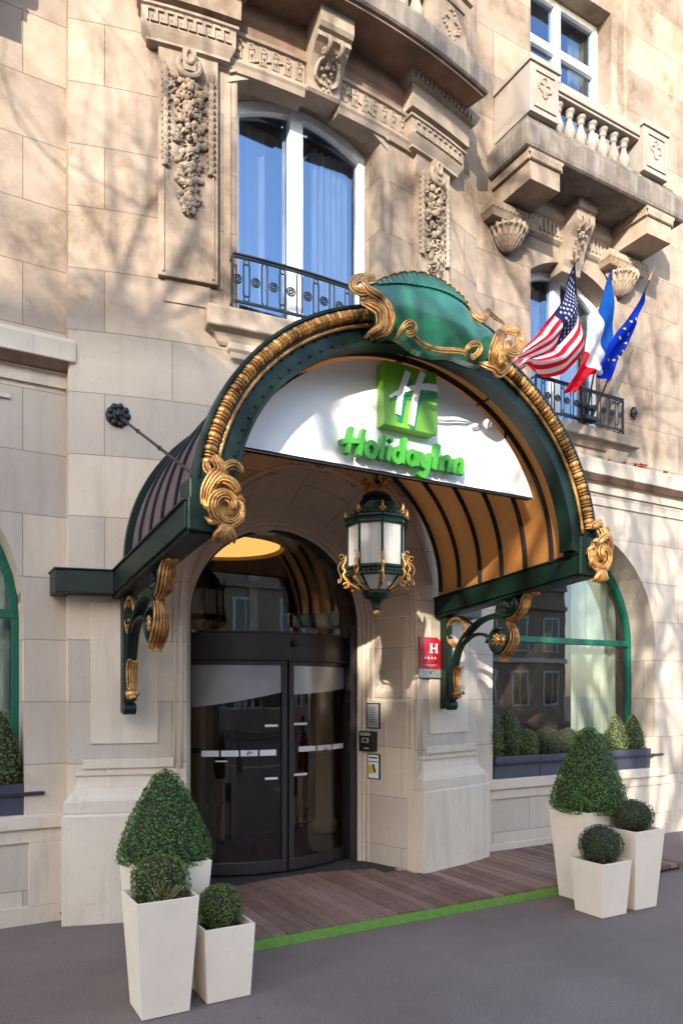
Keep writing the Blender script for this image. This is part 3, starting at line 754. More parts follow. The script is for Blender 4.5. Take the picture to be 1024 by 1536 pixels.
for (a, b) in ((1.58, 2.04), (3.99, 4.45)):
    P = empty('pilaster', (0, 0, 0)); P.parent = B; P.location = bay((a + b) / 2, 0, 4.9) - B.location
    p = MB(); cbox(p, bay, a, b, -.05, .03, 5.02, 6.80, .12); cbox(p, bay, a + .05, b - .05, -.012, .03, 4.84, 5.02, .12)
    cbox(p, bay, a + .03, a + .045, -.062, -.045, 5.05, 6.7, 1); cbox(p, bay, b - .045, b - .03, -.062, -.045, 5.05, 6.7, 1)
    p.build('shaft', M['trim'], P)
    p = MB(); c = (a + b) / 2
    festoon(p, c, 6.60, 5.52, .15, .032, 230)
    festoon(p, c, 6.55, 6.30, .17, .040, 40)
    festoon(p, c, 5.95, 5.75, .13, .034, 30)
    p.build('festoon', M['trim'], P)
    for ss in (a + .055, b - .055):
        p = MB(); drops(p, ss, 6.62, 5.90, 15, .024); p.build('bead_garland', M['trim'], P)
    p = MB()          # capital: ring, pendant and Greek key band
    moulding(p, bay, a - .01, b + .01, [(.055, 6.80), (.08, 6.81), (.08, 6.83), (.11, 6.88), (.12, 6.90), (.12, 7.03), (.14, 7.04), (.14, 7.06), (.10, 7.062), (.10, 7.10)], ds=.12)
    n = 9
    for k in range(n):
        s = a - .09 + (b - a + .18) * k / n; w = (b - a + .18) / n
        cbox(p, bay, s, s + w * .18, -.135, -.118, 6.915, 7.02, 1); cbox(p, bay, s, s + w * .75, -.135, -.118, 7.0, 7.02, 1)
        cbox(p, bay, s + w * .4, s + w * .55, -.135, -.118, 6.915, 6.97, 1); cbox(p, bay, s + w * .4, s + w * .98, -.135, -.118, 6.915, 6.932, 1)
    cbox(p, bay, c - .05, c + .05, -.115, -.03, 6.62, 6.80, 1)
    p.tube([bay(c + .085 * sin(t), -.10, 6.66 - .085 * cos(t) * .9) for t in [(-2.2 + 4.4 * k / 16) for k in range(17)]], .024, 8)
    p.tube([bay(c + .03 * cos(t), -.12, 6.72 + .05 * sin(t)) for t in [2 * pi * k / 14 for k in range(15)]], .014, 6, cap=False)
    p.build('capital', M['trim'], P)
    p = MB(); moulding(p, bay, a + .0, b - .0, [(.16, 7.10), (.165, 7.30), (.20, 7.31), (.22, 7.34), (.24, 7.395)], ds=.12)
    for k in range(15):
        s = a - .16 + (b - a + .32) * k / 15; cbox(p, bay, s, s + .022, -.235, -.20, 7.315, 7.37, 1)
    p.build('impost_block', M['trim'], P)
# plinths and piers by the door
for (a, b, dd) in ((1.00, 1.70, 0), (4.13, 4.93, 0)):
    p = MB(); moulding(p, bay, a, b, [(.115, 0.0), (.115, .82), (.105, .84)], back=.3); p.build('plinth', M['trim'], B, bevel=.008)
    p = MB(); moulding(p, bay, a, b, [(.105, .842), (.105, .93), (.09, .935), (.085, .95), (.06, .975), (.035, 1.02), (.02, 1.07), (.015, 1.115), (.03, 1.12), (.03, 1.14), (.012, 1.142)], back=.3); p.build('plinth_moulding', M['trim'], B)
    p = MB(); cbox(p, bay, a + .02, b - .0, -.018, .02, 1.17, 1.24); cbox(p, bay, a + .08, b - .12, -.012, .02, 1.36, 2.46); p.build('pier_panel', M['trim'], B, bevel=.004)
# entrance arch: splayed surround
YO = lambda s: bay(s, 0, 0).y
def arch_pt(R, Rb, phi, y):      # phi 0..pi right->left springing
    return (DC + R * cos(phi), y, 2.43 + Rb * sin(phi))
def prof_path(t):                # t 0 outer -> 1 inner ; returns (a, b, y)
    return (1.11 + (.90 - 1.11) * t, 1.22 + (.90 - 1.22) * t, 5.70 + (6.34 - 5.70) * t)
def jp(u, t, o=0):               # u 0..1 path along jamb-arch-jamb, o offset toward opening
    a, b, y = prof_path(t); a -= o; b -= o
    L = 2.36; A = pi * 1.0; tot = 2 * L + A * 1.05; q = u * tot
    if q < L:
        X, Z = DC + a, .07 + q
        yy = y
    elif q > tot - L:
        X, Z = DC - a, .07 + (tot - q)
        yy = y
    else:
        ph = (q - L) / (tot - 2 * L) * pi; X, Z = DC + a * cos(ph), 2.43 + b * sin(ph); yy = y
    if t == 0: yy = YO(X) - .0 + .015
    return Vector((X, yy + 0 * o, Z))
p = MB(); p.grid(121, 2, lambda u, v: jp(u, v), uvf=lambda u, v: (v * .7, u * 7.9 + .07)); p.build('door_reveal', M['stone'], B, recalc=False)
p = MB()
def ringline(t, r, o=0.0, u0=0, u1=1): p.tube([jp(u0 + (u1 - u0) * k / 110, t, o) for k in range(111)], r, 6, cap=False)
ringline(.93, .022, .0); ringline(.99, .030, .01); ringline(.84, .010); ringline(.02, .014)
for (u0, u1) in ((.335, .41), (.43, .495), (.505, .57), (.59, .665), (.20, .30), (.70, .80)):
    for t in (.12, .17, .74): ringline(t, .010, .002, u0, u1)
    for u in (u0, u1): p.tube([jp(u, .12 + .62 * k / 8, .002) for k in range(9)], .010, 6)
for (u0, u1) in ((.165, .19), (.81, .835)):
    pass
for t0, t1 in ((.12, .50),):
    for X in (1, -1):
        ys = [prof_path(t)[2] for t in (t0, t1)]; xs = [DC + X * prof_path(t)[0] - X * .004 for t in (t0, t1)]
        p.tube([(xs[0], ys[0], 1.0), (xs[0], ys[0], 2.3), (xs[1], ys[1], 2.3), (xs[1], ys[1], 1.0), (xs[0], ys[0], 1.0)], .006, 5, cap=False)
# outer archivolt on the wall face
def av(ra, rb, pr, r, n=60, k0=0, k1=1): p.tube([bay(DC + ra * cos(pi * (k0 + (k1 - k0) * k / n)), -pr, 2.43 + rb * sin(pi * (k0 + (k1 - k0) * k / n))) for k in range(n + 1)], r, 6)
av(1.155, 1.265, .0, .018); av(1.33, 1.43, .004, .012, 60, .08, .92); av(1.37, 1.47, .006, .016, 60, .08, .92)
for sg in (-1, 1):
    for rr, r in ((1.155, .018), (1.20, .010)): p.tube([bay(DC + sg * rr, .0, z) for z in (1.16, 1.8, 2.43)], r, 6)
p.build('arch_moulding', M['trim'], B, sm=True)
p = MB()     # carved cartouche above the arch
for k in range(60):
    t = random.uniform(-1, 1); p.ball(bay(DC - .02 + t * .20, -.02 - .03 * random.random(), 3.70 + random.uniform(-.05, .05) * (1.2 - abs(t))), random.uniform(.012, .026), 6, 4, .2)
for sg in (-1, 1): p.tube([bay(DC + sg * (.08 + .06 * t), -.03, 3.70 + .03 * sin(t * 6)) for t in [k / 12 for k in range(13)]], .018, 6)
p.build('arch_carving', M['trim'], B)

# --- tympanum and revolving door drum
D = empty('revolving_door', (DC, 6.3, .07))
tag(D, 'dark bronze revolving door with curved glass leaves under an arched fanlight', 'door')
DR, DYC = 1.38, 7.62
def drum(a, off, z): return Vector((DC + (DR + off) * sin(a), DYC - (DR + off) * cos(a), z))
def darc(mb, a0, a1, o0, o1, z0, z1, n=16):
    rings = [[mb.add(drum(a0 + (a1 - a0) * i / n, o, z)) for (o, z) in ((o0, z0), (o1, z0), (o1, z1), (o0, z1))] for i in range(n + 1)]
    for A, C in zip(rings[:-1], rings[1:]):
        for k in range(4): mb.face([A[k], C[k], C[(k + 1) % 4], A[(k + 1) % 4]])
    mb.face(rings[0][::-1]); mb.face(rings[-1])
tt = ell(DC, .885, 2.43, .885)
p = MB(); N = 40
pts = [(DC - .885 * cos(pi * k / N), tt(DC - .885 * cos(pi * k / N))) for k in range(N + 1)]
for (q1, q2) in zip(pts[:-1], pts[1:]):
    f = lambda q, w: (DC + (q[0] - DC) * w, 2.43 + (q[1] - 2.43) * w)
    i1, i2 = f(q1, .955), f(q2, .955)
    p.hexa([(q1[0], 6.36, q1[1]), (q2[0], 6.36, q2[1]), (i2[0], 6.36, i2[1]), (i1[0], 6.36, i1[1]), (q1[0], 6.44, q1[1]), (q2[0], 6.44, q2[1]), (i2[0], 6.44, i2[1]), (i1[0], 6.44, i1[1])])
p.box(DC - .885, DC - .845, 6.36, 6.44, .07, 2.43); p.box(DC + .80, DC + .885, 6.36, 6.50, .07, 2.43)
p.build('door_frame', M['steel'], D)
p = MB(); p.prism([(q[0], q[1]) for q in pts] + [(DC + .885, 2.30), (DC - .885, 2.30)], lambda a, b, d: Vector((a, d, b)), 6.39, 6.395); p.build('fanlight_glass', M['glass'], D)
p = MB(); darc(p, -.70, .70, -.10, .03, 2.07, 2.31); darc(p, -.70, .70, -.06, .045, 2.305, 2.325); darc(p, -.70, .70, -.02, .05, 2.055, 2.075)
p.build('header_band', M['steel'], D, bevel=.004)
p = MB(); p.ball(drum(.07, .045, 2.22), (.035, .03, .035), 12, 8); p.build('motion_sensor', M['black'], D, sm=True)
p = MB(); darc(p, -.72, .72, -.6, .02, 2.24, 2.30); p.build('drum_ceiling', M['steel'], D)
for (a0, a1, nm) in ((-.70, .025, 0), (.04, .66, 1)):
    L = empty('door_leaf', (0, 0, 0)); L.parent = D; L.location = drum((a0 + a1) / 2, 0, .07) - Vector((DC, 6.3, .07))
    def pp(): return MB()
    w = .038
    q = pp(); darc(q, a0, a0 + w, -.03, .02, .09, 2.055, 2); darc(q, a1 - w, a1, -.03, .02, .09, 2.055, 2)
    darc(q, a0 + w, a1 - w, -.025, .016, .09, .20); darc(q, a0 + w, a1 - w, -.025, .016, 2.01, 2.055)
    o = q.build('leaf_frame', M['steel'], None, bevel=.004)
    o.parent = L; o.location = -(Vector(D.location) + Vector(L.location))
    def par(o):
        o.parent = L; o.location = -(Vector(D.location) + Vector(L.location)); return o
    q = pp(); q.grid(18, 2, lambda u, v: drum(a0 + w + (a1 - a0 - 2 * w) * u, -.005, .2 + 1.81 * v)); par(q.build('glass', M['glass_door'], None, recalc=False))
    # frosted top with slanted lower edge
    zl = (1.62, 1.76) if nm == 0 else (1.74, 1.80)
    q = pp(); q.grid(18, 2, lambda u, v: drum(a0 + w + (a1 - a0 - 2 * w) * u, .002, 2.01 if v > .5 else zl[0] + (zl[1] - zl[0]) * u ** 1.4)); par(q.build('frosted_band', M['frost'], None, recalc=False))
    q = pp()
    def strip(b0, b1, z, h):
        darc(q, b0, b1, .003, .005, z - h / 2, z + h / 2, 4)
    if nm == 0:
        for k in range(4): strip(-.55 + k * .128, -.55 + k * .128 + .115, 1.20, .055)
        for z in (1.45, .96): strip(-.13, -.01 - .03, z, .022)
        strip(-.46, -.38, 1.13, .012)
    else:
        for k in range(3): strip(.12 + k * .165, .12 + k * .165 + .15, 1.22, .05)
        for z in (1.46, .98): strip(.075, .19, z, .022)
    par(q.build('safety_strips', M['white'] if nm == 0 else M['paper'], None))
    q = pp()
    cA = -.235 if nm == 0 else .37
    fn2 = lambda a, b, d: drum(cA + a / DR, d, 1.20 + b)
    q.ribbon([(-.02, -.022), (-.008, .022)], .007, fn2, .006, .007, 1); q.ribbon([(.0, -.022), (.012, .022)], .007, fn2, .0062, .0072, 1); q.ribbon([(-.03, -.004), (0, .003), (.03, .004)], .006, fn2, .0064, .0074, 3)
    par(q.build('small_logo', M['ink'], None))
# inner leaf wings of the revolving door
p = MB()
for ang in (.5, 2.1):
    d = Vector((cos(ang), sin(ang), 0)); c = Vector((DC, DYC, 0))
    for r in (.05, 1.25): pos = c + d * r; p.box(pos.x - .025, pos.x + .025, pos.y - .025, pos.y + .025, .1, 2.2)
    a, b = c + d * .05, c + d * 1.25
    for z in (.12, 1.1, 2.15): p.tube([(a.x, a.y, z), (b.x, b.y, z)], .03, 4)
p.build('inner_wings', M['steel'], D)
# lobby
p = MB()
x0, x1, y0, y1, z0, z1 = .9, 4.9, 6.75, 10.5, .06, 3.42
p.quad((x0, y1, z0), (x1, y1, z0), (x1, y1, z1), (x0, y1, z1)); p.quad((x0, 6.5, z0), (x0, y1, z0), (x0, y1, z1), (x0, 6.5, z1)); p.quad((x1, 6.5, z0), (x1, y1, z0), (x1, y1, z1), (x1, 6.5, z1)); p.quad((x0, 6.4, z1), (x1, 6.4, z1), (x1, y1, z1), (x0, y1, z1))
p.quad((x0, 6.5, 0), (DC - .89, 6.5, 0), (DC - .89, 6.5, 3.6), (x0, 6.5, 3.6)); p.quad((DC + .89, 6.5, 0), (x1, 6.5, 0), (x1, 6.5, 3.6), (DC + .89, 6.5, 3.6))
p.build('room', M['room'], B, recalc=False)
p = MB(); p.quad((x0, 5.9, .065), (x1, 5.9, .065), (x1, y1, .065), (x0, y1, .065)); p.build('lobby_floor', M['floor_in'], B, recalc=False)
p = MB(); p.lathe([(.62, 0), (.62, .05)], (2.62, 7.15, 3.26), 40); o = p.build('ceiling_lamp', M['lamp'], None, org=(2.62, 7.15, 3.26))
tag(o, 'round amber ceiling light glowing inside behind the fanlight', 'lamp')
p = MB(); p.lathe([(.66, 0), (.80, .02), (.84, .09), (.80, .12)], (2.62, 7.15, 3.23), 40, cap=False); p.build('ceiling_cove', M['trim'], B, sm=True)
for k, (cx_, cy_) in enumerate(((4.25, 7.9), (1.75, 8.4), (3.3, 9.9))):
    p = MB(); p.lathe([(.16, 0), (.16, .12), (.12, .16), (.11, 2.9), (.15, 3.0), (.17, 3.3)], (cx_, cy_, .07), 20)
    o = p.build('lobby_column', M['curtain'], None, sm=True, org=(cx_, cy_, .07)); tag(o, ('pale round column inside the lobby behind the right door leaf', 'pale round column inside the lobby behind the left door leaf', 'pale round column at the far back of the lobby')[k], 'column', 'lobby columns')
# items in the lobby seen through the door
p = MB(); p.box(4.22, 4.42, 8.6, 8.7, 1.0, 1.25); p.box(4.28, 4.36, 8.62, 8.68, 1.25, 2.0); p.tube([(4.32, 8.65, .07), (4.32, 8.65, 1.1)], .02, 8); p.lathe([(.15, 0), (.15, .02)], (4.32, 8.65, .07), 16)
o = p.build('brochure_stand', M['red'], None, bevel=.01, org=(4.32, 8.65, .07)); tag(o, 'slim red display stand inside the lobby behind the right door leaf', 'stand')
p = MB()
for k in range(5): p.box(1.6, 1.75, 9 - .002 + k * .18, 9.12 + k * .18, .9, 2.0)
p.box(1.55, 1.9, 8.8, 10.2, .07, .9); o = p.build('reception_desk', M['wood'], None, bevel=.01, org=(1.7, 9.5, .07)); tag(o, 'dark wooden desk deep inside the lobby at the left', 'desk')

# ================================================================== CANOPY
CXC = 2.85; YF = 3.90; YB = 5.62
K = empty('entrance_canopy', (CXC, 5.0, 2.5))
tag(K, 'arched dark green metal and amber glass canopy with gilded scrolls over the entrance', 'canopy')
BL, BRR = 1.23, 4.46         # outer faces
def beam_z(y): return 2.655 + (y - YF) * (2.505 - 2.655) / (5.70 - YF)
for (x0, x1) in ((BL, BL + .19), (BRR - .19, BRR)):
    p = MB(); z0, z1 = beam_z(YF), beam_z(5.78)
    p.hexa([(x0, YF, z0), (x1, YF, z0), (x1, 5.78, z1), (x0, 5.78, z1), (x0, YF, z0 + .145), (x1, YF, z0 + .145), (x1, 5.78, z1 + .155), (x0, 5.78, z1 + .155)])
    # projecting lips
    for (a, b) in ((z0, z1), ):
        p.hexa([(x0 - .015, YF - .01, z0 + .145), (x1 + .015, YF - .01, z0 + .145), (x1 + .015, 5.78, z1 + .155), (x0 - .015, 5.78, z1 + .155), (x0 - .015, YF - .01, z0 + .160), (x1 + .015, YF - .01, z0 + .160), (x1 + .015, 5.78, z1 + .170), (x0 - .015, 5.78, z1 + .170)])
        p.hexa([(x0 + .02, YF + .01, z0 - .025), (x1 - .02, YF + .01, z0 - .025), (x1 - .02, 5.78, z1 - .025), (x0 + .02, 5.78, z1 - .025), (x0 + .02, YF + .01, z0), (x1 - .02, YF + .01, z0), (x1 - .02, 5.78, z1), (x0 + .02, 5.78, z1)])
    p.build('side_beam', M['green'], K, bevel=.004)
for (a, b) in ((.83, BL - .002), (BRR + .002, 4.86)):   # returns along the wall
    p = MB(); yy = (5.72, 5.62) if a < 2 else (5.62, 5.72)
    za, zb = 2.50, 2.665
    p.hexa([(a, yy[0], za), (b, yy[1], za), (b, 6.0, za), (a, 6.0, za), (a, yy[0], zb), (b, yy[1], zb), (b, 6.0, zb), (a, 6.0, zb)])
    p.hexa([(a - .01, yy[0] - .015, zb), (b, yy[1] - .015, zb), (b, 6.0, zb), (a - .01, 6.0, zb), (a - .01, yy[0] - .015, zb + .012), (b, yy[1] - .015, zb + .012), (b, 6.0, zb + .012), (a - .01, 6.0, zb + .012)])
    p.build('wall_return', M['green'], K, bevel=.004)
ZO = lambda y: 2.82 - .07 * (y - YF) / 1.72
def E(a, b, ph, y, z0=None):       # ellipse point
    return Vector((CXC + a * cos(ph), y, (ZO(y) if z0 is None else z0) + b * sin(ph)))
def ring(mb, a0, b0, a1, b1, y0, y1, p0=0.0, p1=pi, n=72):   # solid arch ring
    R = [[mb.add(q) for q in (E(a0, b0, ph, y0), E(a1, b1, ph, y0), E(a1, b1, ph, y1), E(a0, b0, ph, y1))] for ph in [p0 + (p1 - p0) * k / n for k in range(n + 1)]]
    for A, C in zip(R[:-1], R[1:]):
        for k in range(4): mb.face([A[k], C[k], C[(k + 1) % 4], A[(k + 1) % 4]])
    mb.face(R[0][::-1]); mb.face(R[-1])
p = MB(); ring(p, 1.47, 1.31, 1.335, 1.185, YF + .02, YF + .05)      # front web
ring(p, 1.56, 1.395, 1.46, 1.30, YF + .0, YF + .055)                 # outer box
ring(p, 1.345, 1.195, 1.325, 1.175, YF - .005, YF + .12)            # inner flange
ring(p, 1.572, 1.407, 1.555, 1.39, YF - .025, YF + .06)
for k in range(47):
    ph = pi * (k + .5) / 47
    for (a, b) in ((1.435, 1.275), (1.365, 1.212)): p.ball(E(a, b, ph, YF + .016), .0085, 6, 4)
p.build('front_arch', M['green'], K)
# gilded bead and reel moulding
N = 94; SUB = 6
def beadtube(p0, p1, n):
    p = MB(); tot = n * SUB
    p.tube([E(1.51, 1.348, p0 + (p1 - p0) * k / tot, YF - .012) for k in range(tot + 1)], lambda t: (.022 + .017 * abs(sin(t * n * pi)) ** .5) if int(t * n) % 2 else (.020 + .018 * abs(sin(t * n * 2 * pi)) ** .6), 10)
    p.build('bead_moulding', M['gold'], K, sm=False)
beadtube(.12, 1.40, 40); beadtube(1.87, pi - .14, 40)
p = MB(); p.tube([E(1.452, 1.292, .10 + (pi - .22) * k / 90, YF + .004) for k in range(91)], .013, 6); p.build('gilt_fillet', M['gold'], K, sm=True)
# roof glass, ribs
AR, BR_ = 1.50, 1.335; IN = .075
p = MB()
def roof(u, v):
    y = YF + .10 + (YB - YF - .06) * v; return E(AR - IN, BR_ - IN, -.06 + (pi + .12) * u, y)
p.grid(61, 13, roof)
p.build('glass_roof', M['amber'], K, sm=True, recalc=False)
p = MB(); p.grid(61, 13, lambda u, v: E(AR, BR_, -.06 + (pi + .12) * u, YF + .05 + (YB - YF - .01) * v))
p.build('outer_panes', M['pane_out'], K, sm=True, recalc=False)
RY = [4.18, 4.47, 4.75, 5.03, 5.32, 5.60]
for y in RY:
    p = MB(); ring(p, AR - IN - .003, BR_ - IN - .003, AR - IN - .036, BR_ - IN - .036, y - .009, y + .009, -.03, pi + .03)
    ring(p, AR + .020, BR_ + .020, AR + .002, BR_ + .002, y - .014, y + .014, -.03, pi + .03)
    p.build('rib', M['black'], K)
p = MB()
for k in range(1, 12):
    ph = pi * k / 12
    if k in (4, 6, 8): p.tube([E(AR - IN - .014, BR_ - IN - .014, ph, y) for y in (YF + .12, 5.6)], .009, 6)
p.build('purlin', M['black'], K)
p = MB()
for k in range(0, 70): p.ball(E(AR + .03, BR_ + .03, pi * (k + .5) / 70, 5.60), .010, 5, 4)
ring(p, AR + .05, BR_ + .05, AR, BR_, 5.575, 5.635)
p.build('wall_flashing', M['green'], K)
# ---- crest
YC = 3.80
def cp(x, y): q = atY(x, y, YC); return (q.x, q.z)
def crop(pts): return [cp(500 + a * .27344, 400 + b * .27344) for a, b in pts]
def coons(top_, bot_, left_, right_):
    def samp(c, t):
        L = [0]
        for a, b in zip(c[:-1], c[1:]): L.append(L[-1] + (Vector(b) - Vector(a)).length)
        q = t * L[-1]
        for i in range(len(c) - 1):
            if q <= L[i + 1] or i == len(c) - 2:
                w = (q - L[i]) / max(1e-9, L[i + 1] - L[i]); return Vector(c[i]).lerp(Vector(c[i + 1]), w)
    c00, c10, c01, c11 = samp(top_, 0), samp(top_, 1), samp(bot_, 0), samp(bot_, 1)
    def P(u, v):
        return samp(top_, u) * (1 - v) + samp(bot_, u) * v + samp(left_, v) * (1 - u) + samp(right_, v) * u - (
            c00 * (1 - u) * (1 - v) + c10 * u * (1 - v) + c01 * (1 - u) * v + c11 * u * v)
    return P
def C3(pts): return [(a, YC, b) for a, b in smooth(crop(pts), 5)]
CP = coons(C3([(140, 120), (225, 98), (300, 77), (380, 69), (470, 77), (560, 108), (640, 160), (700, 213), (742, 285), (800, 318), (890, 385)]),
           C3([(262, 405), (320, 390), (380, 425), (450, 475), (540, 500), (640, 505), (700, 528), (760, 548), (805, 548)]),
           C3([(140, 120), (200, 200), (240, 300), (262, 405)]), C3([(890, 385), (860, 430), (825, 490), (805, 548)]))
def crest(u, v, lift=0):
    q = CP(u, v); e = sin(pi * min(.96, max(.04, u))) ** .5
    q.y = YC - (.115 * sin(pi * (.06 + .88 * v)) ** .8 * (.55 + .45 * e)) - lift
    q.y += .035 * max(0, sin(pi * v)) * cos(u * pi * 2) * .3
    return q
p = MB(); p.grid(60, 20, crest)
p.grid(60, 2, lambda u, v: Vector((CP(u, .0).x, YC - .14 * sin(pi * .06) ** .8 * .9 + (.06) * v, CP(u, 0).z)))
p.grid(60, 2, lambda u, v: Vector((CP(u, 1.0).x, YC - .14 * sin(pi * .06) ** .8 * .9 + (.06) * v, CP(u, 1).z)))
p.grid(60, 20, lambda u, v: Vector((CP(u, v).x, YC + .045, CP(u, v).z)))
p.build('crest', M['crest'], K, sm=True)
# ribbed shell frill at the top edge of the crest
p = MB()
def frill(u, v):
    uu = .10 + .66 * u; w = .20 * sin(pi * (.06 + .90 * u)) ** .7
    q = crest(uu, v * w, .008 + .012 * abs(sin(u * 62)) * (1 - v * .6)); q.z += (.018 * sin(pi * u) + .010 * abs(sin(u * 31))) * (1 - v) ** 2; return q
p.grid(260, 7, frill); p.grid(260, 2, lambda u, v: frill(u, 0) + Vector((0, .07 * v, 0)))
p.build('shell_frill', M['crest'], K, sm=True, recalc=False)
def gpath(pts, r, name=None, ridge=.22, rk=5, n=12, yo=0, par=K, k=5, mb=None, taper=True, wob=.0):
    own = mb is None; mb = mb or MB()
    P3 = [(*cp(500 + a * .27344, 400 + b * .27344), d) for a, b, d in pts]
    P3 = smooth(P3, k)
    mb.tube([(a, YC + d + yo, b) for a, b, d in P3], (lambda t: r * (.35 + .9 * sin(pi * min(.97, max(.04, t))) ** .6) * (1 + wob * sin(t * 40))) if taper else r, n, ridge=ridge, rk=rk)
    if own: mb.build(name, M['gold'], par, sm=True)
def acanthus(mb, pts, w, out, m=7, lift=(0, -.02, 0), r0=.5):
    # stem with pairs of curling lobes; out = direction lying across the leaf
    pts = [Vector(q) for q in smooth([tuple(q) for q in pts], 5)]; n = len(pts); out = Vector(out); lift = Vector(lift)
    mb.tube(pts, lambda t: w * r0 * (.45 + .75 * sin(pi * min(.93, t * .9 + .08))), 9, ridge=.22, rk=4)
    for k in range(m):
        t = (k + .4) / m; i = min(n - 2, int(t * (n - 1))); c = pts[i]; tg = (pts[i + 1] - pts[max(0, i - 1)]).normalized()
        o = (out - tg * out.dot(tg)); o = o.normalized() if o.length > 1e-4 else tg.orthogonal().normalized()
        ww = w * (.55 + .7 * sin(pi * (.15 + .75 * t)))
        for sg in (-1, 1):
            mb.tube([c, c + o * sg * ww * .55 + tg * ww * .25 + lift * .5, c + o * sg * ww * .95 + tg * ww * .7 + lift, c + o * sg * ww * 1.05 + tg * ww * 1.05 + lift * .4], lambda q: ww * .36 * sin(pi * (.2 + .74 * q)), 7)
# gold framing of the crest
def gac(mb, pts, w, m, out=(1, 0, 0), r0=.5):
    P = [Vector((cp(500 + a * .27344, 400 + b * .27344)[0], YC + d, cp(500 + a * .27344, 400 + b * .27344)[1])) for a, b, d in pts]
    acanthus(mb, P, w, out, m, (0, -.018, 0), r0)
def fluted(mb, pts, w, n=4, across=None, bow=.5, ends=.35, tex=0):
    # a band of n side by side flutes following pts; across = fixed direction or None (in the crest plane)
    P = [Vector(q) for q in smooth([tuple(q) for q in pts], 6)]; m = len(P)
    for j in range(n):
        f = (j - (n - 1) / 2) / max(1, (n - 1) / 2) if n > 1 else 0; L = []
        for i, q in enumerate(P):
            t = i / (m - 1); tg = (P[min(i + 1, m - 1)] - P[max(i - 1, 0)]).normalized()
            o = Vector(across) if across is not None else tg.cross(Vector((0, 1, 0)))
            o = (o - tg * o.dot(tg)).normalized(); nr = tg.cross(o); nr = nr if nr.y < 0 else -nr
            e = ends + (1 - ends) * sin(pi * min(.97, max(.03, t))) ** .6
            L.append(q + o * (f * w * .5 * e) + nr * (bow * w * .5 * (1 - f * f) * e))
        mb.tube(L, lambda t: (w / n) * .66 * (ends + (1 - ends) * sin(pi * min(.97, max(.03, t))) ** .6) * (1 + tex * sin(t * 60 + j)), 7)
def XP(pts): return [(cp(500 + a * .27344, 400 + b * .27344)[0], YC + d, cp(500 + a * .27344, 400 + b * .27344)[1]) for a, b, d in pts]
g = MB()
fluted(g, XP([(210, 58, -.02), (165, 76, -.05), (115, 92, -.07), (72, 122, -.09), (62, 158, -.10), (92, 184, -.11), (130, 178, -.11), (128, 155, -.11)]), .045, 4)
fluted(g, XP([(205, 84, -.04), (150, 100, -.08), (126, 138, -.10), (140, 182, -.12), (190, 222, -.13), (228, 275, -.14), (246, 330, -.14), (246, 385, -.12), (225, 410, -.10)]), .050, 4)
fluted(g, XP([(128, 205, -.05), (158, 240, -.09), (196, 285, -.12), (212, 335, -.12), (205, 385, -.11), (165, 408, -.06)]), .085, 6)
for k in range(6):
    fluted(g, XP([(222 - k * 4, 330 + k * 10, -.14), (205 - k * 7, 355 + k * 9, -.14), (190 - k * 9, 372 + k * 8, -.11), (168 - k * 6, 385 + k * 6, -.07)]), .020, 2)
fluted(g, XP([(135, 215, -.10), (165, 225, -.12), (190, 250, -.12), (170, 262, -.09)]), .03, 3)
g.build('gilded_scroll', M['gold'], K, sm=True)
g = MB()
fluted(g, XP([(304, 428, -.08), (312, 395, -.12), (330, 368, -.14), (355, 368, -.15), (368, 392, -.15), (360, 418, -.14), (342, 420, -.13), (340, 402, -.14)]), .030, 3)
fluted(g, XP([(362, 385, -.13), (372, 415, -.12), (410, 448, -.11), (455, 478, -.11), (520, 495, -.11), (590, 498, -.11), (650, 505, -.11), (672, 518, -.10)]), .028, 3, ends=.8)
fluted(g, XP([(668, 520, -.10), (662, 495, -.13), (682, 474, -.14), (712, 476, -.15), (724, 500, -.15), (712, 525, -.14), (695, 540, -.12), (690, 520, -.13)]), .028, 3)
g.build('gilded_scroll', M['gold'], K, sm=True)
g = MB()
fluted(g, XP([(738, 240, -.02), (744, 285, -.05), (775, 318, -.07), (800, 300, -.07), (818, 268, -.06), (850, 298, -.06), (905, 328, -.05)]), .030, 3)
fluted(g, XP([(905, 325, -.05), (900, 355, -.06), (895, 385, -.08)]), .026, 3)
fluted(g, XP([(915, 392, -.05), (868, 402, -.10), (838, 432, -.13), (815, 480, -.14), (800, 528, -.14), (805, 562, -.12), (830, 585, -.10)]), .075, 6)
fluted(g, XP([(880, 395, -.11), (922, 405, -.14), (944, 445, -.14), (935, 490, -.15), (902, 522, -.16), (868, 515, -.16), (862, 485, -.16), (885, 470, -.16)]), .060, 5)
fluted(g, XP([(765, 548, -.06), (785, 572, -.10), (820, 590, -.11), (855, 610, -.09), (885, 580, -.10), (905, 540, -.10), (912, 505, -.08)]), .055, 4)
for k in range(7):
    fluted(g, XP([(832 + k * 4, 470 + k * 14, -.16), (815 + k * 3, 500 + k * 12, -.15), (790 + k * 9, 545 + k * 8, -.12)]), .022, 2)
g.build('gilded_scroll', M['gold'], K, sm=True)
# thin gilt line on the shell edge
g = MB(); g.tube([frill(k / 120, 0) + Vector((0, -.002, .004)) for k in range(121)], .006, 6); g.build('gilt_edge', M['gold'], K, sm=True)
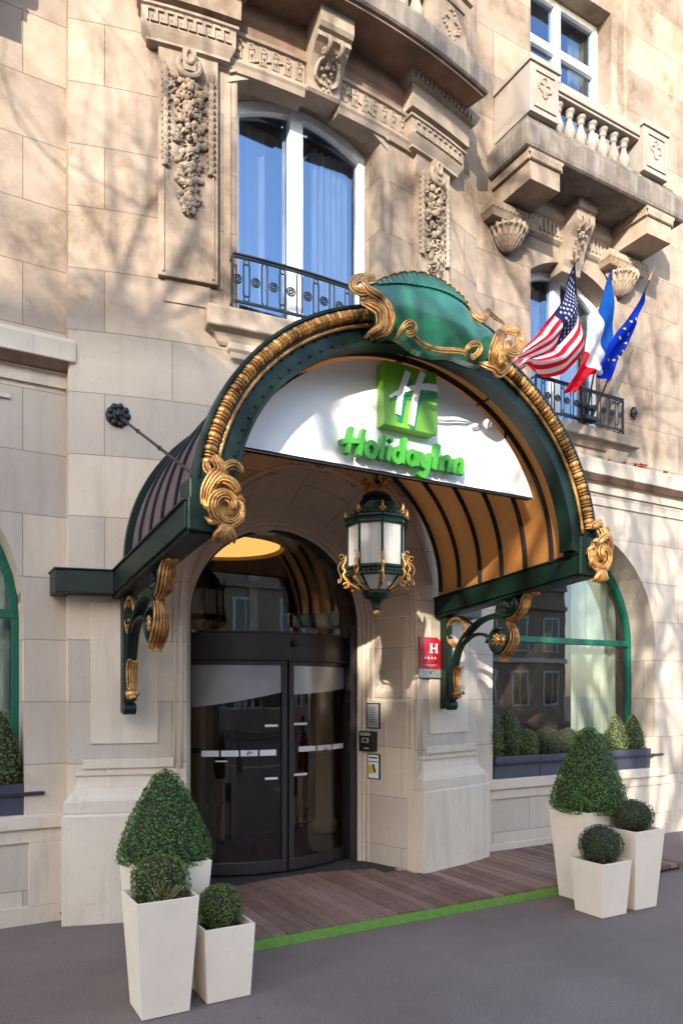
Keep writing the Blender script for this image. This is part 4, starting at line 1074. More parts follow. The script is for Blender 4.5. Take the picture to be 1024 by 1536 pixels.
# end scrolls of the arch
def end_scroll(sx, X):
    g = MB()
    def q(u, v, d=0): return Vector((X + sx * u * .84, YF - .03 + d, 2.80 + v * .9))
    c = (-.03, -.03)
    P = []                                   # outer rolled volute
    for k in range(16):
        t = k / 15; a = 2.2 + t * 8.2; r = .112 * (1 - t) ** .7 + .012
        P.append(q(c[0] + r * cos(a), c[1] + r * sin(a), -.05 - .06 * t))
    fluted(g, P, .062, 5, bow=.7, ends=.25)
    g.lathe([(.085, -.03), (.08, -.055), (.03, -.06)], (q(*c).x, q(*c).y, q(*c).z), 20, axis='y')
    for j in range(7):                      # curling leaf tips round it
        a = 2 * pi * j / 7 + .5; e = lambda rr, aa, dd: q(c[0] + rr * cos(aa), c[1] + rr * sin(aa), dd)
        g.tube([e(.10, a, -.05), e(.122, a + .22, -.07), e(.138, a + .5, -.055), e(.140, a + .8, -.03)], lambda t: .020 * sin(pi * (.2 + .74 * t)), 7)
    fluted(g, [q(.095, -.03, -.04), q(.085, .05, -.06), q(.045, .12, -.07), q(.0, .165, -.06), q(-.01, .215, -.045), q(.02, .28, -.02)], .080, 6, bow=.8)
    fluted(g, [q(.0, .17, -.05), q(-.045, .215, -.07), q(-.09, .225, -.08), q(-.13, .205, -.07), q(-.125, .185, -.06)], .045, 4, bow=.8)
    fluted(g, [q(.05, .08, -.08), q(.01, .12, -.10), q(-.05, .11, -.11), q(-.095, .075, -.10), q(-.09, .055, -.09)], .045, 4, bow=.8)
    fluted(g, [q(.06, .16, -.05), q(.085, .19, -.05), q(.09, .23, -.04)], .035, 3)
    for j in range(5):
        a = (j - 2) * .42
        g.tube([q(-.03, -.12, -.05), q(-.03 - .03 * sin(a), -.165, -.08), q(-.03 - .085 * sin(a), -.20 - .02 * cos(a), -.07), q(-.03 - .10 * sin(a), -.225 - .03 * cos(a), -.04)], lambda t: .024 * sin(pi * (.25 + .7 * t)), 7)
    g.build('gilded_scroll', M['gold'], K, sm=True)
end_scroll(-1, 1.40); end_scroll(1, 4.40)
for x in (BL + .02, BRR - .21):
    p = MB(); p.box(x, x + .19, YF - .02, YF + .16, 2.80, 2.93); p.box(x - .012, x + .202, YF - .03, YF + .0, 2.64, 2.82); p.build('foot_block', M['green'], K, bevel=.01)
# tie rods with wall rosettes
for sx in (-1, 1):
    a = Vector((1.302, 5.80, 3.90)); b = Vector((1.30, YF + .06, 2.97))
    if sx > 0: a.x = 5.75 - a.x; b.x = 5.70 - b.x
    p = MB(); p.tube([a.lerp(b, k / 10) for k in range(11)], .011, 6)
    for k in (3, 6): p.ball(a.lerp(b, k / 10 + .03), .017, 6, 4)
    p.build('tie_rod', M['black'], K)
    p = MB(); c = a + Vector((0, .0, 0))
    p.lathe([(.05, -.03), (.085, -.015), (.095, .02), (.095, .05)], (c.x, c.y, c.z), 14, axis='y')
    for k in range(9): an = 2 * pi * k / 9; p.ball((c.x + .068 * cos(an), c.y - .02, c.z + .068 * sin(an)), (.028, .02, .028), 7, 5, .1)
    p.ball((c.x, c.y - .04, c.z), .034, 8, 5)
    p.build('wall_rosette', M['black'], K, sm=True)
# brackets (drawn in the plane at right angles to the wall; y measured from the wall)
def bracket(X):
    R = empty('bracket', (0, 0, 0)); R.parent = K; R.location = Vector((X, 5.65, 1.95)) - K.location
    def q(px, py, o=0):     # crop-2 pixels of the right-hand bracket -> (y, z)
        v = atX(600 + px * .3125, 780 + py * .3125, 4.37); return Vector((X + o, v.y, v.z))
    p = MB(); yw = atX(600 + 225 * .3125, 1000, 4.37).y
    p.box(X - .035, X + .035, 5.60, 5.70, 1.60, 2.50); p.box(X - .025, X + .025, 5.585, 5.60, 1.66, 2.5)
    for k in range(10): p.ball((X, 5.585, 1.72 + k * .08), .007, 5, 4)
    p.build('wall_bar', M['green'], R, bevel=.003)
    p = MB()
    def s(pts, r, o=0, k=5, mb=p, fl=1, n=8, **kw): mb.tube([q(a, b, o) for a, b in smooth(pts, k)], r, n, up=None, **kw)
    for o in (-.028, -.009, .009, .028):
        s([(262, 860), (262, 760), (268, 690), (290, 610), (330, 545), (385, 490), (440, 465), (490, 450)], .018, o)
    for o in (-.03, -.01, .01, .03): s([(490, 455), (520, 462), (560, 445), (575, 405), (555, 370), (525, 375), (515, 405), (535, 420)], lambda t: .020 * (1 - .3 * t), o)
    for o in (-.02, 0, .02): s([(300, 600), (345, 560), (395, 548), (430, 565), (425, 590)], .013, o)
    s([(455, 465), (505, 480), (530, 520), (530, 580), (505, 630), (475, 640), (450, 610), (445, 565), (462, 530), (490, 520)], lambda t: .026 * (1 - .35 * t))
    for o in (-.03, .03): s([(455, 465), (505, 480), (530, 520), (530, 580), (505, 630), (475, 640), (450, 610), (445, 565), (462, 530), (490, 520)], lambda t: .016 * (1 - .3 * t), o)
    p.tube([q(250, 890) + Vector((k * .008 - .045, 0, 0)) for k in range(12)], .045, 14)
    s([(262, 850), (250, 870), (240, 890)], .036)
    s([(490, 450), (540, 425), (590, 370), (600, 350)], .024); s([(350, 500), (300, 470), (240, 465)], .014)
    p.build('scroll_bar', M['green'], R, sm=True)
    g = MB()
    gs = lambda pts, r, o=0, **kw: g.tube([q(a, b, o) for a, b in smooth(pts, 5)], r, 10, **kw)
    XA = (1, 0, 0)
    fluted(g, [q(*c) for c in ((652, 350), (628, 352), (610, 375), (600, 410), (580, 450), (548, 472), (520, 478))], .095, 6, XA, .6, .4, .06)
    g.ball(q(655, 350), (.04, .022, .022), 9, 6)
    g.build('gilded_leaf', M['gold'], R, sm=True); g = MB()
    fluted(g, [q(*c) for c in ((516, 488), (545, 520), (552, 575), (532, 620), (508, 650), (500, 672), (515, 680))], .095, 6, XA, .6, .35, .06)
    g.build('gilded_leaf', M['gold'], R, sm=True); g = MB()
    fluted(g, [q(*c) for c in ((300, 705), (282, 712), (275, 745), (276, 785), (278, 825))], .070, 5, XA, .6, .7, .08)
    g.ball(q(278, 833), (.055, .032, .034), 10, 6, .08)
    for k in range(8): g.ball(q(278 + 18 * cos(k), 833 + 18 * sin(k), .03 * cos(k * 2)), .015, 6, 4)
    g.build('gilded_mount', M['gold'], R, sm=True); g = MB()
    for o in (-.018, 0, .018): g.tube([q(278 + 44 * cos(t), 540 + 68 * sin(t), o) for t in [2 * pi * k / 30 for k in range(31)]], .013, 8, cap=False)
    for k in range(6):
        t = pi * .1 + pi * .8 * k / 5; g.ball(q(278 + 32 * cos(t), 540 + 52 * sin(t)), .013, 6, 4)
    g.build('gilded_ring', M['gold'], R, sm=True)
    for o in (-.03, .03):
        g = MB(); g.ball(q(478, 575, o), (.012, .034, .034), 10, 6)
        for k in range(8): a = 2 * pi * k / 8; g.ball(q(478 + 17 * cos(a), 575 + 24 * sin(a), o), .010, 6, 4)
        g.build('rosette', M['gold'], R, sm=True)
bracket(1.33); bracket(4.36)

# ================================================================== SIGN
YS = 4.17
Sg = empty('hotel_sign', (CXC, YS, 3.25)); tag(Sg, 'white half round sign with green square logo and raised green lettering under the canopy', 'sign')
p = MB(); top = ell(2.85, 1.275, 2.85, 1.16)
pl = [(1.645, 3.25)] + [(2.85 - 1.205 * cos(pi * k / 40), top(2.85 - 1.205 * cos(pi * k / 40))) for k in range(1, 40)] + [(4.055, 3.25)]
p.prism(pl, lambda a, b, d: Vector((a, d, b)), YS, YS + .055); p.build('panel', M['signwhite'], Sg)
for x in (1.9, 2.85, 3.8): p = MB(); p.tube([(x, YS + .03, top(x) - .01), (x, YS + .03, 2.80 + 1.25 * sqrt(max(0, 1 - ((x - 2.85) / 1.42) ** 2)))], .010, 6); p.build('hanger', M['black'], Sg)
p = MB(); p.box(2.635, 3.065, 4.075, YS - .002, 3.530, 3.955); p.build('logo_box', M['lime'], Sg, bevel=.004)
# brush H: white strokes over dark green shadow strokes (pixels of zoom 6 -> front face)
def lp(x, y):     # inside front face px rect TL(383,-5) BL(380,430) BR(728,500) TR(733,90)
    u = (x - 381) / 349.0; yt = -5 + 95 * u; yb = 430 + 70 * u; return (2.635 + .43 * u, 3.955 - .425 * (y - yt) / (yb - yt))
f = lambda a, b, d: Vector((a, d, b))
def st(mb, pts, w, d): mb.ribbon([lp(x, y) for x, y in pts], w, f, 4.075 - d, 4.0755, 5)
g = MB()
st(g, [(550, 125), (525, 200), (500, 300), (478, 415)], lambda t: .040, .004); st(g, [(650, 120), (620, 200), (590, 320), (562, 460)], lambda t: .040, .005)
st(g, [(420, 262), (500, 245), (600, 255), (728, 228)], lambda t: .020 + .03 * t, .006)
g.build('logo_shadow', M['shadowgreen'], Sg)
g = MB()
st(g, [(530, 78), (505, 160), (480, 250), (466, 368)], lambda t: .045, .010); st(g, [(630, 82), (600, 170), (575, 280), (552, 437)], lambda t: .046, .011)
st(g, [(410, 250), (470, 215), (560, 188), (650, 180), (732, 192)], lambda t: .016 + .034 * t, .012)
g.build('logo_letter', M['signwhite'], Sg)
# HolidayInn lettering
def tx(x): return 2.308 + (x - 85) / 830.0 * .998
def letter(name, strokes, w=.034):
    g = MB(); d = 0
    for pts in strokes:
        ww = w
        g.ribbon([(tx(x) + z * .08, 3.297 + z) for x, z in pts], ww, f, 4.085 - d, 4.135, 6); d += .0015
    g.build('letter', M['kelly'], Sg, bevel=.0)
def circ(x, z, rx, rz, a0=0, a1=2 * pi, n=14): return [(x + rx * cos(a0 + (a1 - a0) * k / n), z + rz * sin(a0 + (a1 - a0) * k / n)) for k in range(n + 1)]
H_ = .165; xh = .112
letter('H', [[(130, 0), (136, .06), (142, .12), (148, H_ + .01)], [(205, 0), (211, .06), (217, .12), (224, H_ + .01)], [(88, .065), (120, .078), (170, .088), (238, .10)]])
letter('o', [circ(276, .052, 32, .046)])
letter('l', [[(342, 0), (346, .06), (350, .12), (356, H_)]])
letter('i', [[(390, 0), (393, .04), (396, .08), (398, .10)], [(398, .138), (404, .146), (414, .152)]], .032)
letter('d', [circ(452, .050, 28, .044), [(484, 0), (486, .06), (490, .12), (495, H_ + .01)]])
letter('a', [circ(548, .050, 28, .044), [(582, 0), (582, .04), (584, .08), (586, xh - .01)]])
letter('y', [[(612, .10), (610, .06), (622, .02), (645, .008), (660, .02)], [(668, .104), (664, .05), (660, 0), (645, -.048), (618, -.056), (598, -.040)]])
letter('I', [[(706, 0), (710, .06), (716, .12), (724, H_ + .012)]], .040)
letter('n', [[(758, 0), (760, .05), (764, .10)], [(764, .075), (785, .10), (805, .098), (812, .07), (810, 0)]])
letter('n', [[(850, 0), (852, .05), (856, .10)], [(856, .075), (876, .10), (896, .098), (904, .07), (902, 0)]])

# ================================================================== LANTERN
LX, LY = 2.85, 4.51
Ln = empty('hanging_lantern', (LX, LY, 2.30)); tag(Ln, 'octagonal green and gold lantern with ribbed glass and a crown hanging under the canopy', 'lantern')
PH = radians(-90 - 29.55 + 8 + 22.5 * 0)
OR = .215
def op(k, r, z): a = PH + pi / 4 * k; return Vector((LX + r * cos(a), LY + r * sin(a), z))
p = MB(); p.tube([(LX, LY, 3.25), (LX, LY, 4.0)], .012, 6); p.tube([(LX - .03 * cos(t), LY, 3.27 + .03 * sin(t)) for t in [2 * pi * k / 12 for k in range(13)]], .008, 6); p.build('hanging_rod', M['black'], Ln)
for k in range(8):
    p = MB(); a, b = op(k, OR * .97, 2.655), op(k + 1, OR * .97, 2.655); c, d = op(k + 1, OR * .97, 2.955), op(k, OR * .97, 2.955)
    p.quad(a, b, c, d); p.quad(op(k, .085, 2.50), op(k + 1, .085, 2.50), op(k + 1, OR * .93, 2.605), op(k, OR * .93, 2.605))
    p.build('glass_pane', M['lampglass'], Ln, recalc=False)
p = MB()
for k in range(8):
    p.tube([op(k, OR, 2.62), op(k, OR, 2.98)], .010, 6)
    p.tube([op(k, .09, 2.49), op(k, OR * .96, 2.61)], .009, 6)
for z, r, rr in ((2.60, OR * 1.02, .016), (2.65, OR * 1.03, .013), (2.965, OR * 1.03, .014), (3.005, OR * 1.06, .014)):
    for k in range(8): p.tube([op(k, r, z), op(k + 1, r, z)], rr, 6)
for k in range(8):
    for (za, zb, r) in ((2.60, 2.65, 1.01), (2.965, 3.005, 1.03)):
        p.quad(op(k, OR * r, za), op(k + 1, OR * r, za), op(k + 1, OR * r, zb), op(k, OR * r, zb))
        for j in range(5): p.ball(op(k, OR * r, (za + zb) / 2).lerp(op(k + 1, OR * r, (za + zb) / 2), (j + .5) / 5), (.010, .010, .014), 6, 4)
p.build('frame', M['green'], Ln)
p = MB(); p.lathe([(.19, 3.005), (.185, 3.03), (.16, 3.07), (.125, 3.12), (.105, 3.15), (.085, 3.165)], (LX, LY, 0), 24, cap=False)
for j in range(24):
    a = 2 * pi * j / 24
    p.tube([(LX + r * cos(a), LY + r * sin(a), z) for r, z in ((.194, 3.01), (.19, 3.03), (.165, 3.07), (.13, 3.12), (.108, 3.152))], .006, 5)
for z, r in ((3.035, .189), (3.07, .166), (3.11, .138)): p.tube([(LX + r * cos(t), LY + r * sin(t), z) for t in [2 * pi * k / 30 for k in range(31)]], .006, 5, cap=False)
p.lathe([(.085, 3.16), (.10, 3.165), (.105, 3.18), (.085, 3.195), (.07, 3.20)], (LX, LY, 0), 24)
p.build('pierced_dome', M['green'], Ln, sm=True)
p = MB()     # crown
p.lathe([(.078, 3.20), (.082, 3.21), (.082, 3.235), (.078, 3.245)], (LX, LY, 0), 24, cap=False)
for k in range(8):
    a = 2 * pi * k / 8
    p.tube([(LX + r * cos(a), LY + r * sin(a), z) for r, z in ((.080, 3.23), (.088, 3.255), (.105, 3.285))], lambda t: .016 * (1 - .4 * t), 6)
    p.ball((LX + .108 * cos(a), LY + .108 * sin(a), 3.297), .014, 7, 5)
    for s_ in (-.16, .16): p.ball((LX + .104 * cos(a + s_), LY + .104 * sin(a + s_), 3.285), .010, 6, 4)
p.build('crown', M['gold'], Ln, sm=True)
for k in range(8):
    p = MB()
    b = op(k, OR * 1.06, 3.02)
    p.tube([b, b + Vector((0, 0, .05)), b + Vector((0, 0, .075))], lambda t: .014 * (1 - .8 * t) + .002, 6)
    tg = (op(k + 1, OR, 0) - op(k - 1, OR, 0)).normalized()
    for s_ in (-1, 1): p.tube([b + Vector((0, 0, .01)), b + tg * (.018 * s_) + Vector((0, 0, .03)), b + tg * (.026 * s_) + Vector((0, 0, .018))], .006, 5)
    p.build('fleur_de_lys', M['gold'], Ln, sm=True); p = MB()
    o = Vector((cos(PH + pi / 4 * k), sin(PH + pi / 4 * k), 0)); c = Vector((LX, LY, 0))
    p.tube([c + o * r + Vector((0, 0, z)) for r, z in smooth([(OR + .008, 2.745), (OR + .014, 2.70), (OR + .034, 2.66), (OR + .014, 2.63), (OR + .03, 2.60), (OR - .01, 2.55), (OR - .06, 2.52), (OR - .115, 2.49)], 3)], lambda t: .0075 + .003 * sin(t * pi), 6)
    if k % 2 == 0 or True:
        p.tube([c + o * r + Vector((0, 0, z)) for r, z in smooth([(OR + .03, 2.735), (OR + .015, 2.715), (OR + .04, 2.70), (OR + .068, 2.655), (OR + .05, 2.60), (OR + .045, 2.56), (OR + .065, 2.545), (OR + .06, 2.575)], 4)], .0032, 5)
        p.tube([c + o * (OR + .042) + Vector((0, 0, 2.735)) + o * (.017 * cos(t)) + Vector((0, 0, .017 * sin(t))) for t in [k2 * .5 for k2 in range(12)]], .0032, 5)
        p.tube([c + o * (OR + .01) + Vector((0, 0, 2.53)) + o * (.02 * cos(t)) + Vector((0, 0, .02 * sin(t))) for t in [k2 * .5 for k2 in range(12)]], .005, 5)
    p.build('gilt_scrollwork', M['gold'], Ln, sm=True)
p = MB(); p.lathe([(.095, 2.495), (.10, 2.485), (.10, 2.465), (.085, 2.455), (.088, 2.44), (.05, 2.43), (.032, 2.40), (.026, 2.37), (.03, 2.36)], (LX, LY, 0), 24); p.build('base_finial', M['green'], Ln, sm=True)
p = MB(); p.ball((LX, LY, 2.335), (.030, .030, .032), 12, 8); p.tube([(LX, LY, 2.31), (LX, LY, 2.295)], .006, 6); p.build('gilt_ball', M['gold'], Ln, sm=True)

# ================================================================== FLAGS
def F3(pts): return smooth([tuple(atY(700 + a * .31641, 360 + b * .31641, y)) for a, b, y in pts], 4)
base = Vector((6.52, 5.88, 4.86))
def flag(name, tip, base, label, grp='flags on the window railing'):
    R = empty(name, base); tag(R, label, 'flag', grp)
    p = MB(); p.tube([base, tip], .010, 6); p.build('pole', M['black'], R)
    p = MB(); d = (tip - base).normalized(); p.tube([tip, tip + d * .03, tip + d * .08, tip + d * .13], lambda t: .014 * (1 - t) + .002, 6); p.ball(tip + d * .02, .017, 8, 5); p.build('spear_tip', M['gold'], R)
    return R
tipU = atY(700 + 508 * .31641, 360 + 105 * .31641, 5.30); tipF = atY(700 + 690 * .31641, 360 + 118 * .31641, 5.28); tipE = atY(700 + 862 * .31641, 360 + 190 * .31641, 5.26)
RU = flag('flag', tipU, base + Vector((-.06, 0, 0)), 'stars and stripes flag, left of the three flags on the railing')
RF = flag('flag', tipF, base, 'blue, white and red tricolour flag, middle of the three flags')
RE = flag('flag', tipE, base + Vector((.08, 0, 0)), 'blue flag with yellow stars, right of the three flags')
def cloth(R, P, parts, fold, nu=40, nv=40):
    def Q(u, v):
        q = P(u, v); q.y += fold(u, v); return q
    for nm, mat, cells in parts:
        mb = MB()
        for (u0, u1, v0, v1) in cells:
            a = max(2, int((u1 - u0) * nu) + 1); b = max(2, int((v1 - v0) * nv) + 1)
            mb.grid(a + 1, b + 1, lambda u, v: Q(u0 + (u1 - u0) * u, v0 + (v1 - v0) * v))
        mb.build(nm, M[mat], R, sm=True, recalc=False)
    return Q
PU = coons(F3([(508, 112, 5.30), (480, 210, 5.28), (440, 310, 5.24), (380, 400, 5.20), (290, 490, 5.15), (213, 565, 5.12)]),
           F3([(548, 520, 5.62), (520, 580, 5.50), (470, 625, 5.42), (410, 642, 5.34), (340, 622, 5.26), (290, 596, 5.2), (252, 618, 5.16)]),
           F3([(508, 112, 5.30), (522, 200, 5.38), (535, 320, 5.46), (545, 430, 5.55), (548, 520, 5.62)]),
           F3([(213, 565, 5.12), (230, 590, 5.14), (252, 618, 5.16)]))
foldU = lambda u, v: .05 * sin(v * 13 + u * 3) * min(1, u * 2 + .2) + .03 * sin(u * 15 + v * 4)
S13 = 1 / 13
reds = []; whites = []
for k in range(13):
    c = [(0.4 if k < 7 else 0.0, 1.0, k * S13, (k + 1) * S13)]; (reds if k % 2 == 0 else whites).extend(c)
QU = cloth(RU, PU, [('red_stripes', 'fl_red', reds), ('white_stripes', 'fl_white', whites), ('canton', 'fl_navy', [(0, .4, 0, 7 * S13)])], foldU)
def stars(R, Q, pts, r, mat, name='stars'):
    mb = MB()
    for (u, v) in pts:
        c = Q(u, v); e1 = (Q(min(1, u + .02), v) - Q(u - .02 if u > .02 else 0, v)).normalized(); e2 = (Q(u, min(1, v + .02)) - Q(u, max(0, v - .02)))
        e2 = (e2 - e1 * e2.dot(e1)).normalized(); nrm = e1.cross(e2)
        if nrm.dot(Vector((0, 0, 1.75)) - c) < 0: nrm = -nrm
        for sgn in (1, -1):
            i0 = mb.add(c + nrm * .006 * sgn); I = [mb.add(c + nrm * .006 * sgn + (e1 * cos(2 * pi * k / 10 + .3) + e2 * sin(2 * pi * k / 10 + .3)) * (r if k % 2 == 0 else r * .42)) for k in range(10)]
            for k in range(10): mb.face([i0, I[k], I[(k + 1) % 10]])
    mb.build(name, M[mat], R, recalc=False)
stars(RU, QU, [(.025 + .039 * i + (.018 if j % 2 else 0), .05 + .062 * j) for j in range(8) for i in range(9)], .020, 'fl_white')
PF = coons(F3([(688, 122, 5.28), (660, 230, 5.27), (622, 340, 5.26), (585, 440, 5.25), (556, 525, 5.25), (510, 610, 5.22), (470, 705, 5.2)]),
           F3([(696, 455, 5.52), (672, 510, 5.46), (640, 560, 5.42), (620, 600, 5.4), (638, 645, 5.38), (580, 640, 5.32), (520, 724, 5.28)]),
           F3([(688, 122, 5.28), (692, 240, 5.36), (694, 350, 5.44), (696, 455, 5.52)]),
           F3([(470, 705, 5.2), (495, 718, 5.24), (520, 724, 5.28)]))
cloth(RF, PF, [('blue_band', 'fl_blue', [(0, .345, 0, 1)]), ('white_band', 'fl_white', [(.345, .67, 0, 1)]), ('red_band', 'fl_red', [(.67, 1, 0, 1)])], lambda u, v: .05 * sin(v * 9 + u * 5) * (.3 + u) + .02 * sin(u * 14))
PE = coons(F3([(862, 195, 5.26), (820, 290, 5.26), (770, 370, 5.27), (720, 430, 5.28), (670, 500, 5.28), (640, 560, 5.28), (615, 600, 5.28)]),
           F3([(800, 400, 5.42), (765, 470, 5.42), (735, 530, 5.42), (700, 590, 5.4), (688, 640, 5.38), (678, 680, 5.36), (665, 706, 5.34)]),
           F3([(862, 195, 5.26), (845, 260, 5.32), (825, 330, 5.37), (800, 400, 5.42)]),
           F3([(615, 600, 5.28), (640, 655, 5.31), (665, 706, 5.34)]))
QE = cloth(RE, PE, [('blue_field', 'fl_eu', [(0, 1, 0, 1)])], lambda u, v: .04 * sin(v * 10 + u * 4) * (.4 + u))
stars(RE, QE, [(.5 + .24 * cos(2 * pi * k / 12), .5 + .36 * sin(2 * pi * k / 12)) for k in range(12)], .024, 'fl_yellow')
p = MB(); p.box(6.42, 6.66, 5.84, 5.90, 4.98, 5.02); p.box(6.44, 6.64, 5.80, 5.90, 4.84, 4.88)
for dx in (-.06, 0, .08): p.tube([base + Vector((dx, 0, -.03)), base + Vector((dx * 1.2, -.02, .14))], .02, 8)
o = p.build('flag_socket', M['black'], None, org=base); tag(o, 'black iron flagpole holder clamped to the right window railing', 'flag holder')

# ================================================================== SMALL THINGS ON THE WALLS
def bayframe(s, z, d=0):
    e = empty('tmp', (0, 0, 0)); return e
# star plaque on the right pier
def plaq(x, z, o): return bay(4.185 + x * 1.36, -.03 - o, 1.90 + (z - 1.845) * 1.203)
Pq = empty('hotel_star_plaque', bay(4.17, -.03, 1.9)); tag(Pq, 'small red wall plaque with a white H and four stars beside the right bracket', 'plaque')
s0, s1 = -.107, .107
p = MB(); p.prism([(s0, 1.915), (s1, 1.915), (s1, 2.135), (s1 - .035, 2.165), (s0, 2.165)], lambda a, b, d: plaq(a, b, d), -.01, .008); p.build('red_plate', M['red'], Pq)
p = MB(); p.prism([(s0 - .002, 1.845), (s1, 1.845), (s1, 1.913), (s0 - .002, 1.913)], lambda a, b, d: plaq(a, b, d), -.01, .010); p.build('silver_strip', M['silver'], Pq)
p = MB(); bx = lambda a, b, c, d, o=.0115: p.prism([(a, c), (b, c), (b, d), (a, d)], lambda x, z, q: plaq(x, z, q), .0085, o)
bx(-.003, .013, 2.045, 2.110); bx(.052, .068, 2.045, 2.110); bx(.013, .052, 2.073, 2.082, .011)
for x in (-.010, .045):
    for z in (2.040, 2.110): bx(x, x + .030, z, z + .006, .012)
for k in range(4):
    cx_, cz_ = -.055 + k * .034, 2.0; pts = [(cx_ + (.013 if j % 2 == 0 else .0055) * sin(pi * j / 5), cz_ + (.013 if j % 2 == 0 else .0055) * cos(pi * j / 5)) for j in range(10)]
    p.prism(pts, lambda x, z, q: plaq(x, z, q), .0085, .0115)
bx(-.065, .06, 1.945, 1.9475); bx(-.055, .05, 1.936, 1.938)
p.build('white_lettering', M['signwhite'], Pq)
p = MB(); p.ribbon([(-.015, 1.868), (-.002, 1.885), (.015, 1.895)], .004, lambda a, b, d: plaq(a, b, d), .0105, .012, 3); p.ribbon([(.0, 1.895), (.01, 1.868)], .004, lambda a, b, d: plaq(a, b, d), .0105, .0125, 1); p.build('grey_mark', M['ink'], Pq)
# notices and intercom on the right reveal
def jm(o, t, z): # t 0 outer..1 inner on right jamb
    a, b, y = prof_path(t); return Vector((DC + a - o, y, z))
def plate(name, t0, t1, z0, z1, mat, label, cat, th=.012):
    R = empty(name, jm(0, (t0 + t1) / 2, z0)); tag(R, label, cat)
    def bxx(mb, a, b, c, d, o0, o1): mb.hexa([jm(o0, a, c), jm(o0, b, c), jm(o1, b, c), jm(o1, a, c), jm(o0, a, d), jm(o0, b, d), jm(o1, b, d), jm(o1, a, d)])
    p = MB(); bxx(p, t0, t1, z0, z1, 0, th); p.build('frame', M['ink'], R, bevel=.003)
    p = MB(); m = .10 * (t1 - t0); bxx(p, t0 + m, t1 - m, z0 + .012, z1 - .012, th, th + .003); p.build('sheet', M[mat], R)
    return R, bxx
R, bxx = plate('notice_plate', .60, .86, 1.40, 1.655, 'silver', 'framed grey notice on the door reveal above the intercom', 'notice')
p = MB()
for k in range(7): bxx(p, .68, .80 - (k % 3) * .02, 1.60 - k * .022, 1.606 - k * .022, .0155, .0165)
p.build('small_print', M['steel'], R)
R, bxx = plate('notice_plate', .60, .84, .90, 1.15, 'signwhite', 'framed white notice with yellow and black print below the intercom', 'notice')
p = MB(); bxx(p, .64, .80, 1.105, 1.120, .0155, .017); bxx(p, .64, .80, 1.070, 1.080, .0155, .017)
p.hexa([jm(.0155, .70, 1.05), jm(.0155, .74, 1.05), jm(.017, .74, 1.05), jm(.017, .70, 1.05), jm(.0155, .665, .965), jm(.0155, .70, .965), jm(.017, .70, .965), jm(.017, .665, .965)]) ; p.build('black_print', M['ink'], R)
p = MB(); bxx(p, .71, .81, .955, 1.04, .0152, .016); p.build('yellow_print', M['yellow'], R)
R = empty('door_intercom', jm(0, .8, 1.17)); tag(R, 'black metal intercom box with buttons beside the door', 'intercom')
bxx = lambda mb, a, b, c, d, o0, o1: mb.hexa([jm(o0, a, c), jm(o0, b, c), jm(o1, b, c), jm(o1, a, c), jm(o0, a, d), jm(o0, b, d), jm(o1, b, d), jm(o1, a, d)])
p = MB(); bxx(p, .66, .93, 1.175, 1.375, 0, .06); p.build('housing', M['black'], R, bevel=.006)
p = MB(); bxx(p, .70, .89, 1.33, 1.36, .06, .066); bxx(p, .73, .86, 1.26, 1.31, .06, .065); bxx(p, .73, .82, 1.20, 1.215, .06, .065); p.build('buttons', M['silver'], R, bevel=.002)
p = MB(); bxx(p, .765, .825, 1.27, 1.30, .065, .068); p.build('screen', M['ink'], R)
# lion-mask vent on the right wing
p = MB(); c = Vector((7.44, 5.97, 5.145)); p.ball(c, (.045, .035, .055), 10, 7, .05)
for k in range(9): a = 2 * pi * k / 9; p.ball(c + Vector((.045 * cos(a), -.005, .055 * sin(a))), .016, 6, 4)
p.tube([c + Vector((0, -.01, -.04)), c + Vector((0, -.02, -.09))], .012, 6); p.ball(c + Vector((0, -.035, -.01)), .018, 6, 4)
tag(p.build('wall_ornament', M['black'], None, sm=True, org=c), 'small dark cast boss on the bare wall right of the flags', 'wall ornament')
# dead leaves on the string course
for k, (x, s_, lb) in enumerate(((6.95, .035, 'small brown dead leaf lying nearest the iron railing on the ledge'), (7.20, .035, 'curled brown leaf, second along the stone ledge from the railing'), (7.42, .06, 'pair-sized red brown leaf in the middle of the ledge'), (7.53, .075, 'largest rust red dead leaf standing on the stone ledge'), (7.95, .05, 'rust coloured leaf at the right end of the ledge'))):
    p = MB(); c = Vector((x, 5.93, 4.462))
    for j in range(3):
        a = random.random() * 3; n = 9
        i0 = p.add(c + Vector((0, 0, s_ * .5)))
        I = [p.add(c + Vector(((cos(t + a) * s_ * (1 if q % 2 == 0 else .5)), .4 * s_ * sin(t * 2 + a) - j * .01, s_ * .5 + sin(t + a) * s_ * .5 * (1 if q % 2 == 0 else .55)))) for q, t in enumerate([2 * pi * q / n for q in range(n)])]
        for q in range(n): p.face([i0, I[q], I[(q + 1) % n]])
    tag(p.build('dead_leaf', M['rust'], None, recalc=False, org=c), lb, 'leaf', 'dead leaves on the ledge')

# ================================================================== DECK
Dk = empty('entrance_deck', (4, 5.2, 0)); tag(Dk, 'reddish brown grooved timber platform on the pavement before the entrance', 'deck')
p = MB(); x = 1.62
while x < 6.55:
    w = .118; jz = random.uniform(-.002, .002)
    def ywall(x):
        if .98 < x < 1.80: return 5.55
        if x < 3.99 and x > 1.83: return 6.36
        if x < 5.02: return bay(x, -.118, 0).y + .05
        return 6.02
    y1 = min(ywall(x), ywall(x + w))
    if 3.7 < x < 4.15: y1 = min(y1, 5.78)
    if x < 3.8: y1 = min(y1, 6.10 - .25 * abs(x - DC) ** 2 if x > 1.83 else 5.55)
    p.box(x, x + w - .009, 4.66, y1, .035 + jz, .072 + jz); x += w
p.build('planks', M['wood'], Dk, bevel=.003)
p = MB(); p.box(1.63, 6.53, 4.70, 5.5, .001, .033); p.build('joists', M['black'], Dk)
